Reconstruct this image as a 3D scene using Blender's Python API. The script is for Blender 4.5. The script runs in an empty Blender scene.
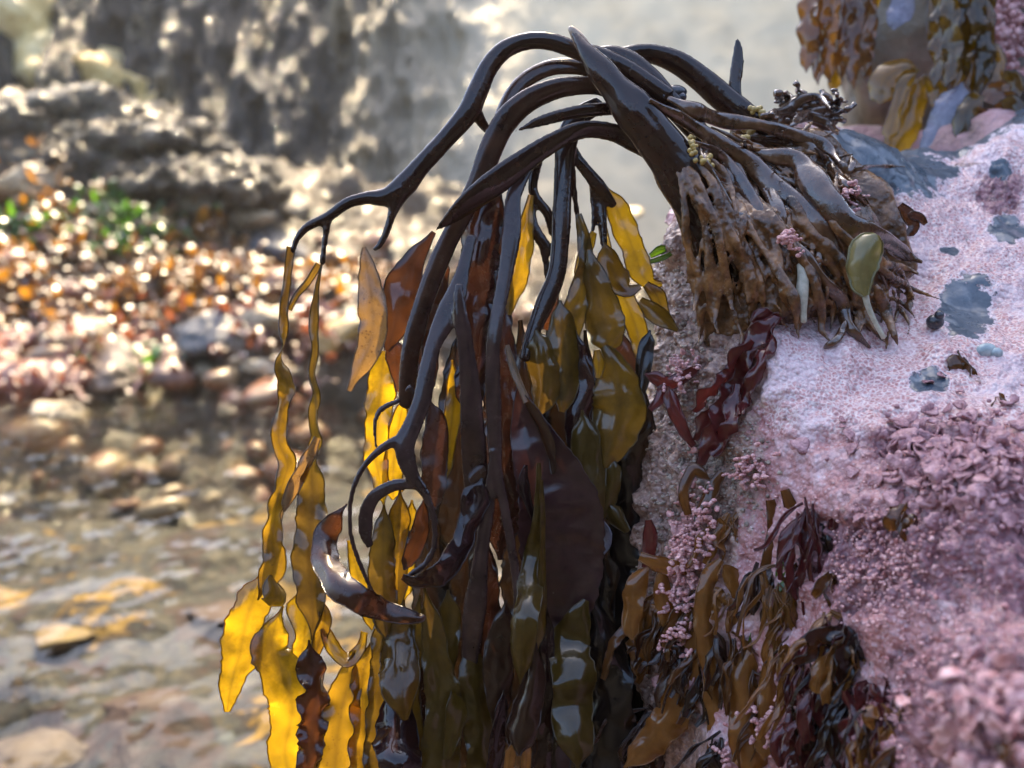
import bpy, math, random
import numpy as np
from mathutils import Vector

random.seed(7)
rng = np.random.default_rng(11)
scene = bpy.context.scene
COL = scene.collection
R = math.radians

# ------------------------------------------------------------------ camera frame
CAM = np.array([0.0, 0.0, 0.5])
PITCH = R(12.9)
FW = np.array([0.0, math.cos(PITCH), -math.sin(PITCH)])
UP = np.array([0.0, math.sin(PITCH), math.cos(PITCH)])
RT = np.array([1.0, 0.0, 0.0])
FPX = 1024.0
D0 = 0.42


def at(px, py, d=D0):
    return CAM + d * FW + (px - 512.0) / FPX * d * RT - (py - 384.0) / FPX * d * UP


def project(P):
    q = np.asarray(P) - CAM
    d = q @ FW
    return 512 + FPX * (q @ RT) / d, 384 - FPX * (q @ UP) / d, d


# ------------------------------------------------------------------ noise
def _hash(ix, iy, iz, seed):
    h = (ix.astype(np.int64) * 374761393 + iy.astype(np.int64) * 668265263 + iz.astype(np.int64) * 2147483647 + seed * 974634777) & 0xFFFFFFFF
    h = ((h ^ (h >> 13)) * 1274126177) & 0xFFFFFFFF
    h = h ^ (h >> 16)
    return (h & 0xFFFF) / 32767.5 - 1.0


def vnoise(P, seed=0):
    P = np.asarray(P, float)
    f = np.floor(P)
    t = P - f
    t = t * t * t * (t * (t * 6 - 15) + 10)
    x, y, z = f[..., 0], f[..., 1], f[..., 2]
    out = 0
    for dx in (0, 1):
        for dy in (0, 1):
            for dz in (0, 1):
                w = (t[..., 0] if dx else 1 - t[..., 0]) * (t[..., 1] if dy else 1 - t[..., 1]) * (t[..., 2] if dz else 1 - t[..., 2])
                out = out + w * _hash(x + dx, y + dy, z + dz, seed)
    return out


def fbm(P, octaves=4, seed=0, gain=0.5):
    P = np.asarray(P, float)
    a, s, out = 1.0, 1.0, 0
    for o in range(octaves):
        out = out + a * vnoise(P * s + o * 17.3, seed + o)
        a *= gain
        s *= 2.03
    return out


def sstep(a, b, x):
    t = np.clip((x - a) / (b - a), 0, 1)
    return t * t * (3 - 2 * t)


# ------------------------------------------------------------------ object helpers
def empty(name, loc, label, cat, group=None):
    o = bpy.data.objects.new(name, None)
    COL.objects.link(o)
    o.location = loc
    o.empty_display_size = 0.01
    o['label'] = label
    o['category'] = cat
    if group:
        o['group'] = group
    return o


def tag(o, label=None, cat=None, group=None, kind=None):
    if label:
        o['label'] = label
    if cat:
        o['category'] = cat
    if group:
        o['group'] = group
    if kind:
        o['kind'] = kind
    return o


class MB:
    def __init__(s):
        s.v, s.f, s.a, s.n = [], [], [], 0

    def add(s, V, F, A=None):
        V = np.asarray(V, float)
        s.v.append(V)
        s.f.extend([tuple(i + s.n for i in q) for q in F])
        s.a.append(np.zeros(len(V)) if A is None else np.asarray(A, float))
        s.n += len(V)

    def mesh(s, name, smooth=True, origin=(0, 0, 0)):
        V = np.concatenate(s.v) - np.asarray(origin, float)
        me = bpy.data.meshes.new(name)
        me.from_pydata(V.tolist(), [], s.f)
        at_ = me.attributes.new('thin', 'FLOAT', 'POINT')
        at_.data.foreach_set('value', np.concatenate(s.a).astype(np.float32))
        if smooth:
            me.polygons.foreach_set('use_smooth', [True] * len(me.polygons))
        me.update()
        return me

    def build(s, name, mat, parent=None, smooth=True, origin=None):
        if origin is None:
            origin = np.array(parent.matrix_world_loc if False else (0, 0, 0), float)
        me = s.mesh(name, smooth, origin)
        return link(name, me, mat, parent, origin)


ROOTLOC = {}


def link(name, me, mat, parent=None, origin=(0, 0, 0)):
    me.materials.clear()
    me.materials.append(mat)
    o = bpy.data.objects.new(name, me)
    COL.objects.link(o)
    o.location = origin
    if parent is not None:
        o.parent = parent
        # all meshes are built in world coordinates: undo the parent's offset
        p, off = parent, Vector((0, 0, 0))
        while p is not None:
            off += Vector(p.location)
            p = p.parent
        o.location = Vector(origin) - off
    return o


def spline(A, n):
    A = np.asarray(A, float)
    if len(A) == 2:
        t = np.linspace(0, 1, n)[:, None]
        return A[0] * (1 - t) + A[1] * t
    P = np.vstack([2 * A[0] - A[1], A, 2 * A[-1] - A[-2]])
    seg = np.linalg.norm(np.diff(A[:, :3], axis=0), axis=1) + 1e-9
    cum = np.concatenate([[0], np.cumsum(seg)])
    s = np.linspace(0, cum[-1], n)
    i = np.clip(np.searchsorted(cum, s, side='right') - 1, 0, len(A) - 2)
    t = ((s - cum[i]) / seg[i])[:, None]
    p0, p1, p2, p3 = P[i], P[i + 1], P[i + 2], P[i + 3]
    return 0.5 * (2 * p1 + (p2 - p0) * t + (2 * p0 - 5 * p1 + 4 * p2 - p3) * t * t + (3 * p1 - p0 - 3 * p2 + p3) * t ** 3)


def path3(pts, dz):
    """pixel trace (px, py, width px[, extra mm]) -> rows x,y,z,width"""
    out = []
    n = len(pts)
    for k, p in enumerate(pts):
        if isinstance(dz, (list, tuple)):
            u = k / max(1, n - 1) * (len(dz) - 1)
            j = min(int(u), len(dz) - 2)
            e = dz[j] + (dz[j + 1] - dz[j]) * (u - j)
        else:
            e = dz
        if len(p) > 3:
            e += p[3]
        d = D0 + e * 0.001
        out.append(list(at(p[0], p[1], d)) + [p[2] / FPX * d])
    return np.array(out)


def frames(C):
    T = np.gradient(C, axis=0)
    T /= np.linalg.norm(T, axis=1)[:, None] + 1e-12
    V = C - CAM
    V /= np.linalg.norm(V, axis=1)[:, None]
    S = np.cross(T, V)
    L = np.linalg.norm(S, axis=1)[:, None]
    S = S / (L + 1e-9)
    for k in range(1, len(S)):          # no sudden flips
        if L[k] < 0.15:
            S[k] = S[k - 1]
        if S[k] @ S[k - 1] < 0:
            S[k] = -S[k]
    N = np.cross(S, T)
    N /= np.linalg.norm(N, axis=1)[:, None] + 1e-9
    return T, S, N


def tube(mb, pts, dz=0, flat=0.5, roll=0.0, sides=14, step=0.0016, wob=0.04, raw=None, seed=0):
    A = raw if raw is not None else path3(pts, dz)
    L = np.linalg.norm(np.diff(A[:, :3], axis=0), axis=1).sum()
    n = max(8, int(L / step))
    Q = spline(A, n)
    C, W = Q[:, :3], np.maximum(Q[:, 3], 0.0006)
    T, S, N = frames(C)
    rl = roll + 0.25 * vnoise(np.stack([np.linspace(0, L * 25, n), np.full(n, seed * 3.1), np.zeros(n)], 1), 5)
    S2 = S * np.cos(rl)[:, None] + N * np.sin(rl)[:, None]
    N2 = -S * np.sin(rl)[:, None] + N * np.cos(rl)[:, None]
    th = np.linspace(0, 2 * math.pi, sides, endpoint=False)
    wv = 1 + wob * vnoise(np.stack([np.linspace(0, L * 90, n), np.full(n, seed * 7.7), np.zeros(n)], 1), 9)
    e = 0.5 * W * wv
    V = C[:, None, :] + (np.cos(th)[None, :, None] * S2[:, None, :] + flat * np.sin(th)[None, :, None] * N2[:, None, :]) * e[:, None, None]
    V = V.reshape(-1, 3)
    F = []
    for i in range(n - 1):
        for j in range(sides):
            k = (j + 1) % sides
            F.append((i * sides + j, i * sides + k, (i + 1) * sides + k, (i + 1) * sides + j))
    b = len(V)
    V = np.vstack([V, C[0] - T[0] * e[0] * .5, C[-1] + T[-1] * e[-1] * .5])
    for j in range(sides):
        k = (j + 1) % sides
        F.append((b, k, j))
        F.append((b + 1, (n - 1) * sides + j, (n - 1) * sides + k))
    mb.add(V, F)


def fuse(mb, name, voxel=0.0007, smooth=5):
    """joins overlapping tubes into one smooth skin so that forks grow out of the stem"""
    me = mb.mesh(name)
    o = bpy.data.objects.new('fuse_tmp', me)
    COL.objects.link(o)
    m = o.modifiers.new('r', 'REMESH')
    m.mode = 'VOXEL'
    m.voxel_size = voxel
    s = o.modifiers.new('s', 'SMOOTH')
    s.factor = 0.5
    s.iterations = smooth
    dg = bpy.context.evaluated_depsgraph_get()
    out = bpy.data.meshes.new_from_object(o.evaluated_get(dg))
    bpy.data.objects.remove(o)
    out.name = name
    out.polygons.foreach_set('use_smooth', [True] * len(out.polygons))
    return out


HUG = [None]


def ribbon(mb, pts, dz=0, roll=0.0, rollamp=0.35, curl=0.15, ruf=0.12, rf=60.0, nu=11, step=0.0013, thin=(1, 1),
           rim=0.00028, raw=None, seed=0, crease=0.0, wobble=0.09, serr=0.0, holes=0.0):
    A = raw if raw is not None else path3(pts, dz)
    L = np.linalg.norm(np.diff(A[:, :3], axis=0), axis=1).sum()
    n = max(10, int(L / step))
    Q = spline(A, n)
    C, W = Q[:, :3], np.maximum(Q[:, 3], 0.0005)
    T, S, N = frames(C)
    s = np.linspace(0, L, n)
    z = np.zeros(n)
    r0 = np.interp(np.linspace(0, 1, n), np.linspace(0, 1, len(roll)), roll) if isinstance(roll, (list, tuple)) else np.full(n, roll)
    rl = r0 + rollamp * np.minimum(1, .014 / W) * vnoise(np.stack([s * 45, z + seed * 5.3, z], 1), 3)
    W = W / np.maximum(np.abs(np.cos(r0)), 0.45)
    tq = np.linspace(0, 1, n)
    if A[0, 3] > .0032:
        W = W * (.12 + .88 * sstep(0, .16, tq))
    if A[-1, 3] > .0032:
        W = W * (.1 + .9 * (1 - sstep(.9, 1, tq)))
    S2 = S * np.cos(rl)[:, None] + N * np.sin(rl)[:, None]
    N2 = -S * np.sin(rl)[:, None] + N * np.cos(rl)[:, None]
    u = np.linspace(-1, 1, nu)
    rows = []
    for k, uu in enumerate(u):
        sg = 1.0 if uu >= 0 else -1.0
        ph = seed * 1.7 + (0 if sg > 0 else 1.9)
        fr = s * rf * 2 * math.pi / 6.283
        osc = np.sin(fr * 6.283 / 6.283 * 6.0 * 0.16 * 6.283 + ph + 1.5 * vnoise(np.stack([s * 60, z + seed + sg, z], 1), 4))
        edge = abs(uu) ** 1.6
        wl = 1 + wobble * vnoise(np.stack([s * 110, z + seed * 2 + sg * 3, z], 1), 6) + (.035 + serr) * vnoise(np.stack([s * 700, z + sg * 5, z + seed], 1), 8) + wobble * .8 * vnoise(np.stack([s * 260, z + sg * 9, z + seed * 3], 1), 16)
        off = curl * (uu * uu - 0.33) * W * 0.5 + ruf * edge * osc * np.minimum(W, .015) * 0.5 \
            + 0.13 * np.minimum(W, .014) ** 2 / np.maximum(W, .014) * vnoise(np.stack([s * 55, z + uu * 0.9, z + seed], 1), 7) + .04 * np.minimum(W, .009) * vnoise(np.stack([s * 190, z + uu * 2.1, z + seed], 1), 17) + crease * W * (abs(uu) - 0.5)
        lat = uu * W * 0.5 * wl * (1 - 0.25 * abs(ruf) * edge * np.abs(osc))
        rows.append(C + S2 * lat[:, None] + N2 * off[:, None])
    V = np.stack(rows, 1)                       # n, nu, 3
    tt = np.linspace(0, 1, n)
    th = np.interp(tt, np.linspace(0, 1, len(thin)), thin)
    mid = 1 - 0.35 * np.exp(-(u / 0.16) ** 2)
    Aat = th[:, None] * mid[None, :]
    F = []
    for i in range(n - 1):
        for j in range(nu - 1):
            F.append((i * nu + j, i * nu + j + 1, (i + 1) * nu + j + 1, (i + 1) * nu + j))
    mb.add(V.reshape(-1, 3), F, Aat.reshape(-1))
    if rim > 0:
        for e in (0, nu - 1):
            E = V[:, e]
            inn = V[:, 1 if e == 0 else nu - 2]
            a = E - inn
            a /= np.linalg.norm(a, axis=1)[:, None] + 1e-9
            b = np.cross(a, T)
            b /= np.linalg.norm(b, axis=1)[:, None] + 1e-9
            ring = []
            for q in range(6):
                g = q / 6 * 2 * math.pi
                ring.append(E + rim * (math.cos(g) * a + math.sin(g) * b))
            RV = np.stack(ring, 1)
            RF = [(i * 6 + q, i * 6 + (q + 1) % 6, (i + 1) * 6 + (q + 1) % 6, (i + 1) * 6 + q) for i in range(n - 1) for q in range(6)]
            mb.add(RV.reshape(-1, 3), RF, np.repeat(th * 0.6, 6))


# ------------------------------------------------------------------ materials
class NT:
    def __init__(s, name):
        s.m = bpy.data.materials.new(name)
        s.m.use_nodes = True
        s.t = s.m.node_tree
        s.t.nodes.clear()
        s.out = s.n('ShaderNodeOutputMaterial')

    def n(s, typ, **kw):
        nd = s.t.nodes.new(typ)
        for k, v in kw.items():
            setattr(nd, k, v)
        return nd

    def l(s, a, b):
        s.t.links.new(a, b)

    def coord(s):
        return s.n('ShaderNodeTexCoord').outputs['Object']

    def noise(s, scale, detail=4, rough=0.55, vec=None, dist=0.0):
        nd = s.n('ShaderNodeTexNoise')
        nd.inputs['Scale'].default_value = scale
        nd.inputs['Detail'].default_value = detail
        nd.inputs['Roughness'].default_value = rough
        nd.inputs['Distortion'].default_value = dist
        if vec is not None:
            s.l(vec, nd.inputs['Vector'])
        return nd.outputs['Fac']

    def voro(s, scale, vec=None, feature='F1', rand=1.0):
        nd = s.n('ShaderNodeTexVoronoi', feature=feature)
        nd.inputs['Scale'].default_value = scale
        nd.inputs['Randomness'].default_value = rand
        if vec is not None:
            s.l(vec, nd.inputs['Vector'])
        return nd.outputs['Distance']

    def ramp(s, fac, stops):
        nd = s.n('ShaderNodeValToRGB')
        e = nd.color_ramp.elements
        while len(e) < len(stops):
            e.new(0.5)
        for q, (p, c) in zip(e, stops):
            q.position = p
            q.color = (c, c, c, 1) if isinstance(c, (int, float)) else (*c, 1)
        s.l(fac, nd.inputs['Fac'])
        return nd.outputs['Color']

    def mix(s, fac, a, b, typ='MIX'):
        nd = s.n('ShaderNodeMix', data_type='RGBA', blend_type=typ)
        for sock, v in ((nd.inputs[0], fac), (nd.inputs[6], a), (nd.inputs[7], b)):
            if isinstance(v, (int, float)):
                sock.default_value = v
            elif isinstance(v, tuple):
                sock.default_value = (*v, 1)
            else:
                s.l(v, sock)
        return nd.outputs[2]

    def math(s, op, a, b=0.0, c=None):
        nd = s.n('ShaderNodeMath', operation=op)
        for i, v in enumerate((a, b) if c is None else (a, b, c)):
            if isinstance(v, (int, float)):
                nd.inputs[i].default_value = v
            else:
                s.l(v, nd.inputs[i])
        return nd.outputs[0]

    def bump(s, h, strength=0.5, dist=0.001, prev=None):
        nd = s.n('ShaderNodeBump')
        nd.inputs['Strength'].default_value = strength
        nd.inputs['Distance'].default_value = dist
        s.l(h, nd.inputs['Height'])
        if prev is not None:
            s.l(prev, nd.inputs['Normal'])
        return nd.outputs['Normal']

    def attr(s, name):
        return s.n('ShaderNodeAttribute', attribute_name=name)

    def princ(s, color, rough=0.4, spec=0.5, normal=None, coat=0.0, coat_rough=0.05, coat_normal=None):
        p = s.n('ShaderNodeBsdfPrincipled')
        for sock, v in (('Base Color', color), ('Roughness', rough), ('Specular IOR Level', spec), ('Coat Weight', coat), ('Coat Roughness', coat_rough)):
            if isinstance(v, (int, float)):
                p.inputs[sock].default_value = v
            elif isinstance(v, tuple):
                p.inputs[sock].default_value = (*v, 1)
            else:
                s.l(v, p.inputs[sock])
        if normal is not None:
            s.l(normal, p.inputs['Normal'])
            s.l(coat_normal if coat_normal is not None else normal, p.inputs['Coat Normal'])
        return p.outputs[0]

    def done(s, sh):
        s.l(sh, s.out.inputs['Surface'])
        return s.m


def mat_stipe(name, col, col2, rough=(0.12, 0.3), bumpy=0.12):
    t = NT(name)
    co = t.coord()
    n1 = t.noise(90, 5, .6, co)
    c = t.mix(t.ramp(n1, [(.35, 0.0), (.7, 1.0)]), col, col2)
    n2 = t.noise(160, 4, .6, co)
    rg = t.ramp(n2, [(.35, rough[0]), (.72, rough[1])])
    # slime film in long wet patches, salt grains
    mp_ = t.n('ShaderNodeMapping')
    mp_.inputs['Scale'].default_value = (1, 1, .3)
    t.l(co, mp_.inputs['Vector'])
    h = t.math('ADD', t.noise(420, 3, .6, co), t.math('MULTIPLY', t.noise(520, 4, .65, mp_.outputs[0]), 1.2))
    drops = t.ramp(t.voro(340, co), [(.10, 1.0), (.2, 0.0)])
    drops = t.math('MULTIPLY', drops, t.ramp(t.noise(60, 2, .5, co), [(.5, 0.0), (.6, 2.2)]))
    nb = t.bump(t.math('ADD', h, drops), bumpy, 0.0006)
    return t.done(t.princ(c, rg, 0.12, nb, coat=0.8, coat_rough=0.05))


def mat_blade(name, dif, trans, fac=0.5, rough=0.13, spots=0.0, spotcol=(0.05, 0.02, 0.01), bumpy=0.3, thick=(0.03, 0.013, 0.01)):
    """thin wet frond: dark scattering, light shining through, sharp wet reflection"""
    t = NT(name)
    co = t.coord()
    at_ = t.attr('thin').outputs['Fac']
    n1 = t.noise(70, 5, .6, co)
    n2 = t.noise(260, 4, .6, co)
    tr = t.mix(t.ramp(n1, [(.3, 0.0), (.75, 1.0)]), tuple(x * 0.72 for x in trans), trans)
    bl = t.ramp(t.noise(38, 5, .65, co), [(.36, .32), (.5, .85), (.62, 1.0)])
    tr = t.mix(1.0, tr, bl, 'MULTIPLY')
    tr = t.mix(at_, thick, tr)
    df = t.mix(t.ramp(n2, [(.3, 0.0), (.7, 1.0)]), tuple(x * 0.6 for x in dif), dif)
    if spots > 0:
        sp = t.ramp(t.voro(520, co), [(.16, 1.0), (.3, 0.0)])
        m = t.math('MULTIPLY', sp, t.ramp(t.noise(120, 2, .5, co), [(.48, 0.0), (.6, spots)]))
        tr = t.mix(m, tr, spotcol)
        df = t.mix(m, df, spotcol)
    h = t.math('ADD', t.noise(300, 3, .6, co), t.math('MULTIPLY', t.noise(55, 2, .5, co), 1.3))
    nb = t.bump(h, bumpy * .45, 0.0006)
    d = t.n('ShaderNodeBsdfDiffuse')
    t.l(df, d.inputs['Color'])
    t.l(nb, d.inputs['Normal'])
    b = t.n('ShaderNodeBsdfTranslucent')
    t.l(tr, b.inputs['Color'])
    t.l(nb, b.inputs['Normal'])
    m1 = t.n('ShaderNodeMixShader')
    m1.inputs[0].default_value = fac
    t.l(d.outputs[0], m1.inputs[1])
    t.l(b.outputs[0], m1.inputs[2])
    g = t.n('ShaderNodeBsdfGlossy')
    rg = t.ramp(t.noise(140, 3, .6, co), [(.35, rough * .6), (.75, rough * 1.8)])
    t.l(rg, g.inputs['Roughness'])
    t.l(nb, g.inputs['Normal'])
    lw = t.n('ShaderNodeLayerWeight')
    lw.inputs['Blend'].default_value = 0.5
    t.l(nb, lw.inputs['Normal'])
    F = t.math('MULTIPLY_ADD', t.math('POWER', lw.outputs['Facing'], 4.5), 0.9, 0.055)
    m2 = t.n('ShaderNodeMixShader')
    t.l(F, m2.inputs[0])
    t.l(m1.outputs[0], m2.inputs[1])
    t.l(g.outputs[0], m2.inputs[2])
    return t.done(m2.outputs[0])


M = {}
M['stipe'] = mat_stipe('kelp_stipe_skin', (0.014, 0.0055, 0.004), (0.034, 0.0135, 0.008))
M['stipe_grey'] = mat_stipe('kelp_stipe_filmed', (0.022, 0.011, 0.010), (0.05, 0.027, 0.024), (0.15, 0.33))
M['stipe_brown'] = mat_stipe('kelp_stipe_brown', (0.022, 0.009, 0.006), (0.06, 0.025, 0.014), (0.14, 0.34))
M['yellow'] = mat_blade('kelp_blade_yellow', (0.16, 0.09, 0.006), (0.80, 0.46, 0.012), 0.6, 0.16, bumpy=.22)
M['gold'] = mat_blade('kelp_blade_gold', (0.09, 0.05, 0.006), (0.50, 0.27, 0.012), 0.55, 0.14, spots=.35)
M['olive'] = mat_blade('kelp_blade_olive', (0.10, 0.062, 0.011), (0.34, 0.195, 0.014), 0.5, 0.11)
M['brown'] = mat_blade('kelp_blade_brown', (0.035, 0.015, 0.009), (0.13, 0.042, 0.012), 0.45, 0.13, spots=.3)
M['rust'] = mat_blade('kelp_blade_rust', (0.06, 0.022, 0.011), (0.20, 0.06, 0.014), 0.45, 0.24, spots=.8)
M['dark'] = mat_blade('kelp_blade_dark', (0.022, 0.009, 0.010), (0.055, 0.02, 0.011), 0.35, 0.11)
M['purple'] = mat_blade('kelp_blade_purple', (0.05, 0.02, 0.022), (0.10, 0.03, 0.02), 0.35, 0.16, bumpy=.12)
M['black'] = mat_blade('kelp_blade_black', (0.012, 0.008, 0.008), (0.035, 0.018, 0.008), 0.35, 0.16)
M['beige'] = mat_blade('kelp_blade_old', (0.24, 0.155, 0.08), (0.42, 0.22, 0.05), 0.5, 0.3, spots=.8, spotcol=(.09, .04, .02), bumpy=.6)
M['amber'] = mat_blade('weed_amber', (0.36, 0.145, 0.032), (0.8, 0.36, 0.05), 0.5, 0.09)
M['amberdark'] = mat_blade('weed_amber_dark', (0.15, 0.055, 0.014), (0.55, 0.25, 0.035), 0.5, 0.09)
M['red'] = mat_blade('weed_red', (0.13, 0.024, 0.024), (0.34, 0.05, 0.035), 0.45, 0.12)
M['green'] = mat_blade('weed_green', (0.10, 0.19, 0.012), (0.30, 0.55, 0.02), 0.5, 0.16)
M['lilac'] = mat_blade('weed_lilac', (0.22, 0.22, 0.30), (0.3, 0.22, 0.16), 0.3, 0.22)


def mat_holdfast():
    t = NT('holdfast_skin')
    co = t.coord()
    st = t.n('ShaderNodeMapping')
    t.l(co, st.inputs['Vector'])
    n1 = t.noise(120, 6, .65, co)
    c = t.ramp(n1, [(.3, (.016, .006, .002)), (.48, (.11, .045, .014)), (.7, (.30, .14, .048))])
    g = t.ramp(t.voro(800, co), [(.1, 1.0), (.35, 0.0)])
    c = t.mix(t.math('MULTIPLY', g, t.ramp(t.noise(80, 3, .6, co), [(.5, 0.0), (.64, .6)])), c, (.30, .21, .14))
    h = t.math('ADD', t.noise(300, 5, .7, co), t.math('MULTIPLY', t.voro(450, co), .6))
    return t.done(t.princ(c, t.ramp(t.noise(200, 3, .6, co), [(.35, .1), (.7, .3)]), .25, t.bump(h, .45, .001), coat=.8, coat_rough=.05))


def mat_hapteron():
    t = NT('hapteron_skin')
    co = t.coord()
    n1 = t.noise(130, 4, .6, co)
    c = t.ramp(n1, [(.3, (.03, .012, .006)), (.55, (.09, .038, .015)), (.75, (.19, .10, .055))])
    h = t.noise(260, 4, .6, co)
    return t.done(t.princ(c, t.ramp(t.noise(90, 3, .6, co), [(.35, .12), (.7, .3)]), .6, t.bump(h, .35, .001), coat=1.0, coat_rough=.09))


M['holdfast'] = mat_holdfast()
M['hapteron'] = mat_hapteron()


def mat_rock():
    """coralline crust over slate: vertex attributes carry which growth covers which part of the rock"""
    t = NT('coralline_rock')
    co = t.coord()
    bare = t.attr('bare').outputs['Fac']
    sand = t.attr('sand').outputs['Fac']
    lump = t.attr('lump').outputs['Fac']
    nE = t.noise(150, 6, .65, co)
    nF = t.noise(420, 5, .7, co)
    v1 = t.voro(520, co)
    v2 = t.voro(230, co, 'SMOOTH_F1')
    pink = t.ramp(nE, [(.3, (.25, .085, .08)), (.48, (.47, .21, .20)), (.6, (.52, .29, .29)), (.72, (.66, .47, .48))])
    pale = t.ramp(t.math('ADD', v1, t.math('MULTIPLY', nF, .5)), [(.25, 1.0), (.6, 0.0)])
    pink = t.mix(t.math('MULTIPLY', pale, .55), pink, (.78, .66, .70))
    sandc = t.ramp(t.noise(300, 6, .7, co), [(.3, (.09, .05, .035)), (.5, (.30, .17, .13)), (.66, (.52, .36, .28))])
    slate = t.ramp(t.noise(90, 6, .6, co), [(.3, (.04, .055, .072)), (.7, (.095, .12, .15))])
    lumpc = t.ramp(t.math('ADD', t.math('MULTIPLY', t.noise(170, 6, .7, co), .75), t.math('MULTIPLY', t.math('SUBTRACT', .5, t.voro(430, co)), .2)), [(.22, (.10, .035, .045)), (.42, (.32, .14, .155)), (.56, (.48, .26, .28)), (.7, (.72, .52, .55))])
    edge = t.math('MULTIPLY', t.math('SUBTRACT', nE, .5), 1.9)
    eb = t.ramp(t.math('ADD', bare, t.math('ADD', edge, t.math('MULTIPLY', t.math('SUBTRACT', nF, .5), .5))), [(.42, 0.0), (.56, 1.0)])
    rim = t.ramp(t.math('ADD', bare, t.math('ADD', edge, t.math('MULTIPLY', t.math('SUBTRACT', nF, .5), .5))), [(.32, 0.0), (.43, 1.0), (.5, 0.0)])
    es = t.ramp(t.math('ADD', sand, edge), [(.35, 0.0), (.65, 1.0)])
    el = t.ramp(t.math('ADD', lump, edge), [(.4, 0.0), (.6, 1.0)])
    pa = t.attr('pale').outputs['Fac']
    lace = t.ramp(t.math('ADD', t.math('MULTIPLY', t.voro(560, co, 'DISTANCE_TO_EDGE'), 1.0), t.math('MULTIPLY_ADD', nF, .9, -.27)), [(.14, (.82, .69, .66)), (.36, (.60, .34, .33)), (.6, (.46, .20, .19))])
    pink = t.mix(t.math('MULTIPLY', t.ramp(t.math('ADD', pa, edge), [(.35, 0.0), (.7, 1.0)]), .85), pink, lace)
    chalk = t.ramp(t.noise(34, 5, .62, co), [(.52, 0.0), (.60, 1.0)])
    pink = t.mix(t.math('MULTIPLY', chalk, .55), pink, (.70, .55, .57))
    scar = t.ramp(t.noise(46, 6, .7, co, .6), [(.60, 0.0), (.66, 1.0)])
    pink = t.mix(t.math('MULTIPLY', scar, .8), pink, (.17, .085, .07))
    c = t.mix(es, pink, sandc)
    c = t.mix(el, c, lumpc)
    c = t.mix(t.math('MULTIPLY', rim, .7), c, (.80, .72, .78))
    c = t.mix(eb, c, slate)
    h1 = t.math('MULTIPLY', v1, -1.0)
    h = t.math('ADD', t.math('ADD', h1, t.math('MULTIPLY', v2, -.5)), t.math('MULTIPLY', nF, .9))
    h = t.math('MULTIPLY', h, t.math('SUBTRACT', 1.0, t.math('MULTIPLY', eb, .88)))
    nb = t.bump(h, .7, .0013)
    rg = t.ramp(nE, [(.3, .2), (.7, .42)])
    return t.done(t.princ(c, rg, .5, nb, coat=.55, coat_rough=.14))


M['rock'] = mat_rock()


def mat_coralline(name, c0, c1):
    t = NT(name)
    co = t.coord()
    n = t.noise(350, 4, .6, co)
    c = t.ramp(n, [(.3, c0), (.7, c1)])
    return t.done(t.princ(c, .45, .5, t.bump(t.voro(1200, co), .5, .0005), coat=.15, coat_rough=.2))


M['coralline'] = mat_coralline('coralline_pink', (.44, .16, .15), (.76, .49, .47))
M['coralline_dark'] = mat_coralline('coralline_purple', (.22, .08, .09), (.56, .32, .33))
M['grit'] = mat_coralline('barnacle_grit', (.10, .07, .05), (.55, .45, .36))


def mat_plain(name, c0, c1, scale=200, rough=.3, coat=.4, bumpd=.0006, bs=.4, spec=.5, detail=4):
    t = NT(name)
    co = t.coord()
    n = t.noise(scale, detail, .6, co)
    c = t.ramp(n, [(.3, c0), (.7, c1)])
    return t.done(t.princ(c, rough, spec, t.bump(t.noise(scale * 2, 4, .6, co), bs, bumpd), coat=coat, coat_rough=.1))


M['rootlet'] = mat_plain('rootlet_skin', (.04, .016, .007), (.2, .09, .038), 160, .2, .7, .0008, .4)
M['egg'] = mat_plain('egg_skin', (.30, .19, .04), (.52, .36, .10), 300, .3)
M['snail'] = mat_plain('snail_shell', (.012, .012, .016), (.05, .05, .06), 300, .25)
M['shell_blue'] = mat_plain('shell_pale_blue', (.20, .26, .27), (.40, .47, .47), 300, .3)
M['stick'] = mat_plain('pale_tube', (.30, .28, .20), (.52, .47, .36), 400, .5)


# ------------------------------------------------------------------ the near rock
def grid_surface(net, nr, nc):
    net = np.asarray(net, float)
    rows = np.stack([spline_par(net[i], nc) for i in range(len(net))])
    return np.stack([spline_par(rows[:, j], nr) for j in range(nc)], 1)


def spline_par(A, n):
    A = np.asarray(A, float)
    P = np.vstack([2 * A[0] - A[1], A, 2 * A[-1] - A[-2]])
    u = np.linspace(0, len(A) - 1, n)
    i = np.clip(u.astype(int), 0, len(A) - 2)
    t = (u - i)[:, None]
    p0, p1, p2, p3 = P[i], P[i + 1], P[i + 2], P[i + 3]
    return 0.5 * (2 * p1 + (p2 - p0) * t + (2 * p0 - 5 * p1 + 4 * p2 - p3) * t * t + (3 * p1 - p0 - 3 * p2 + p3) * t ** 3)


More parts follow.
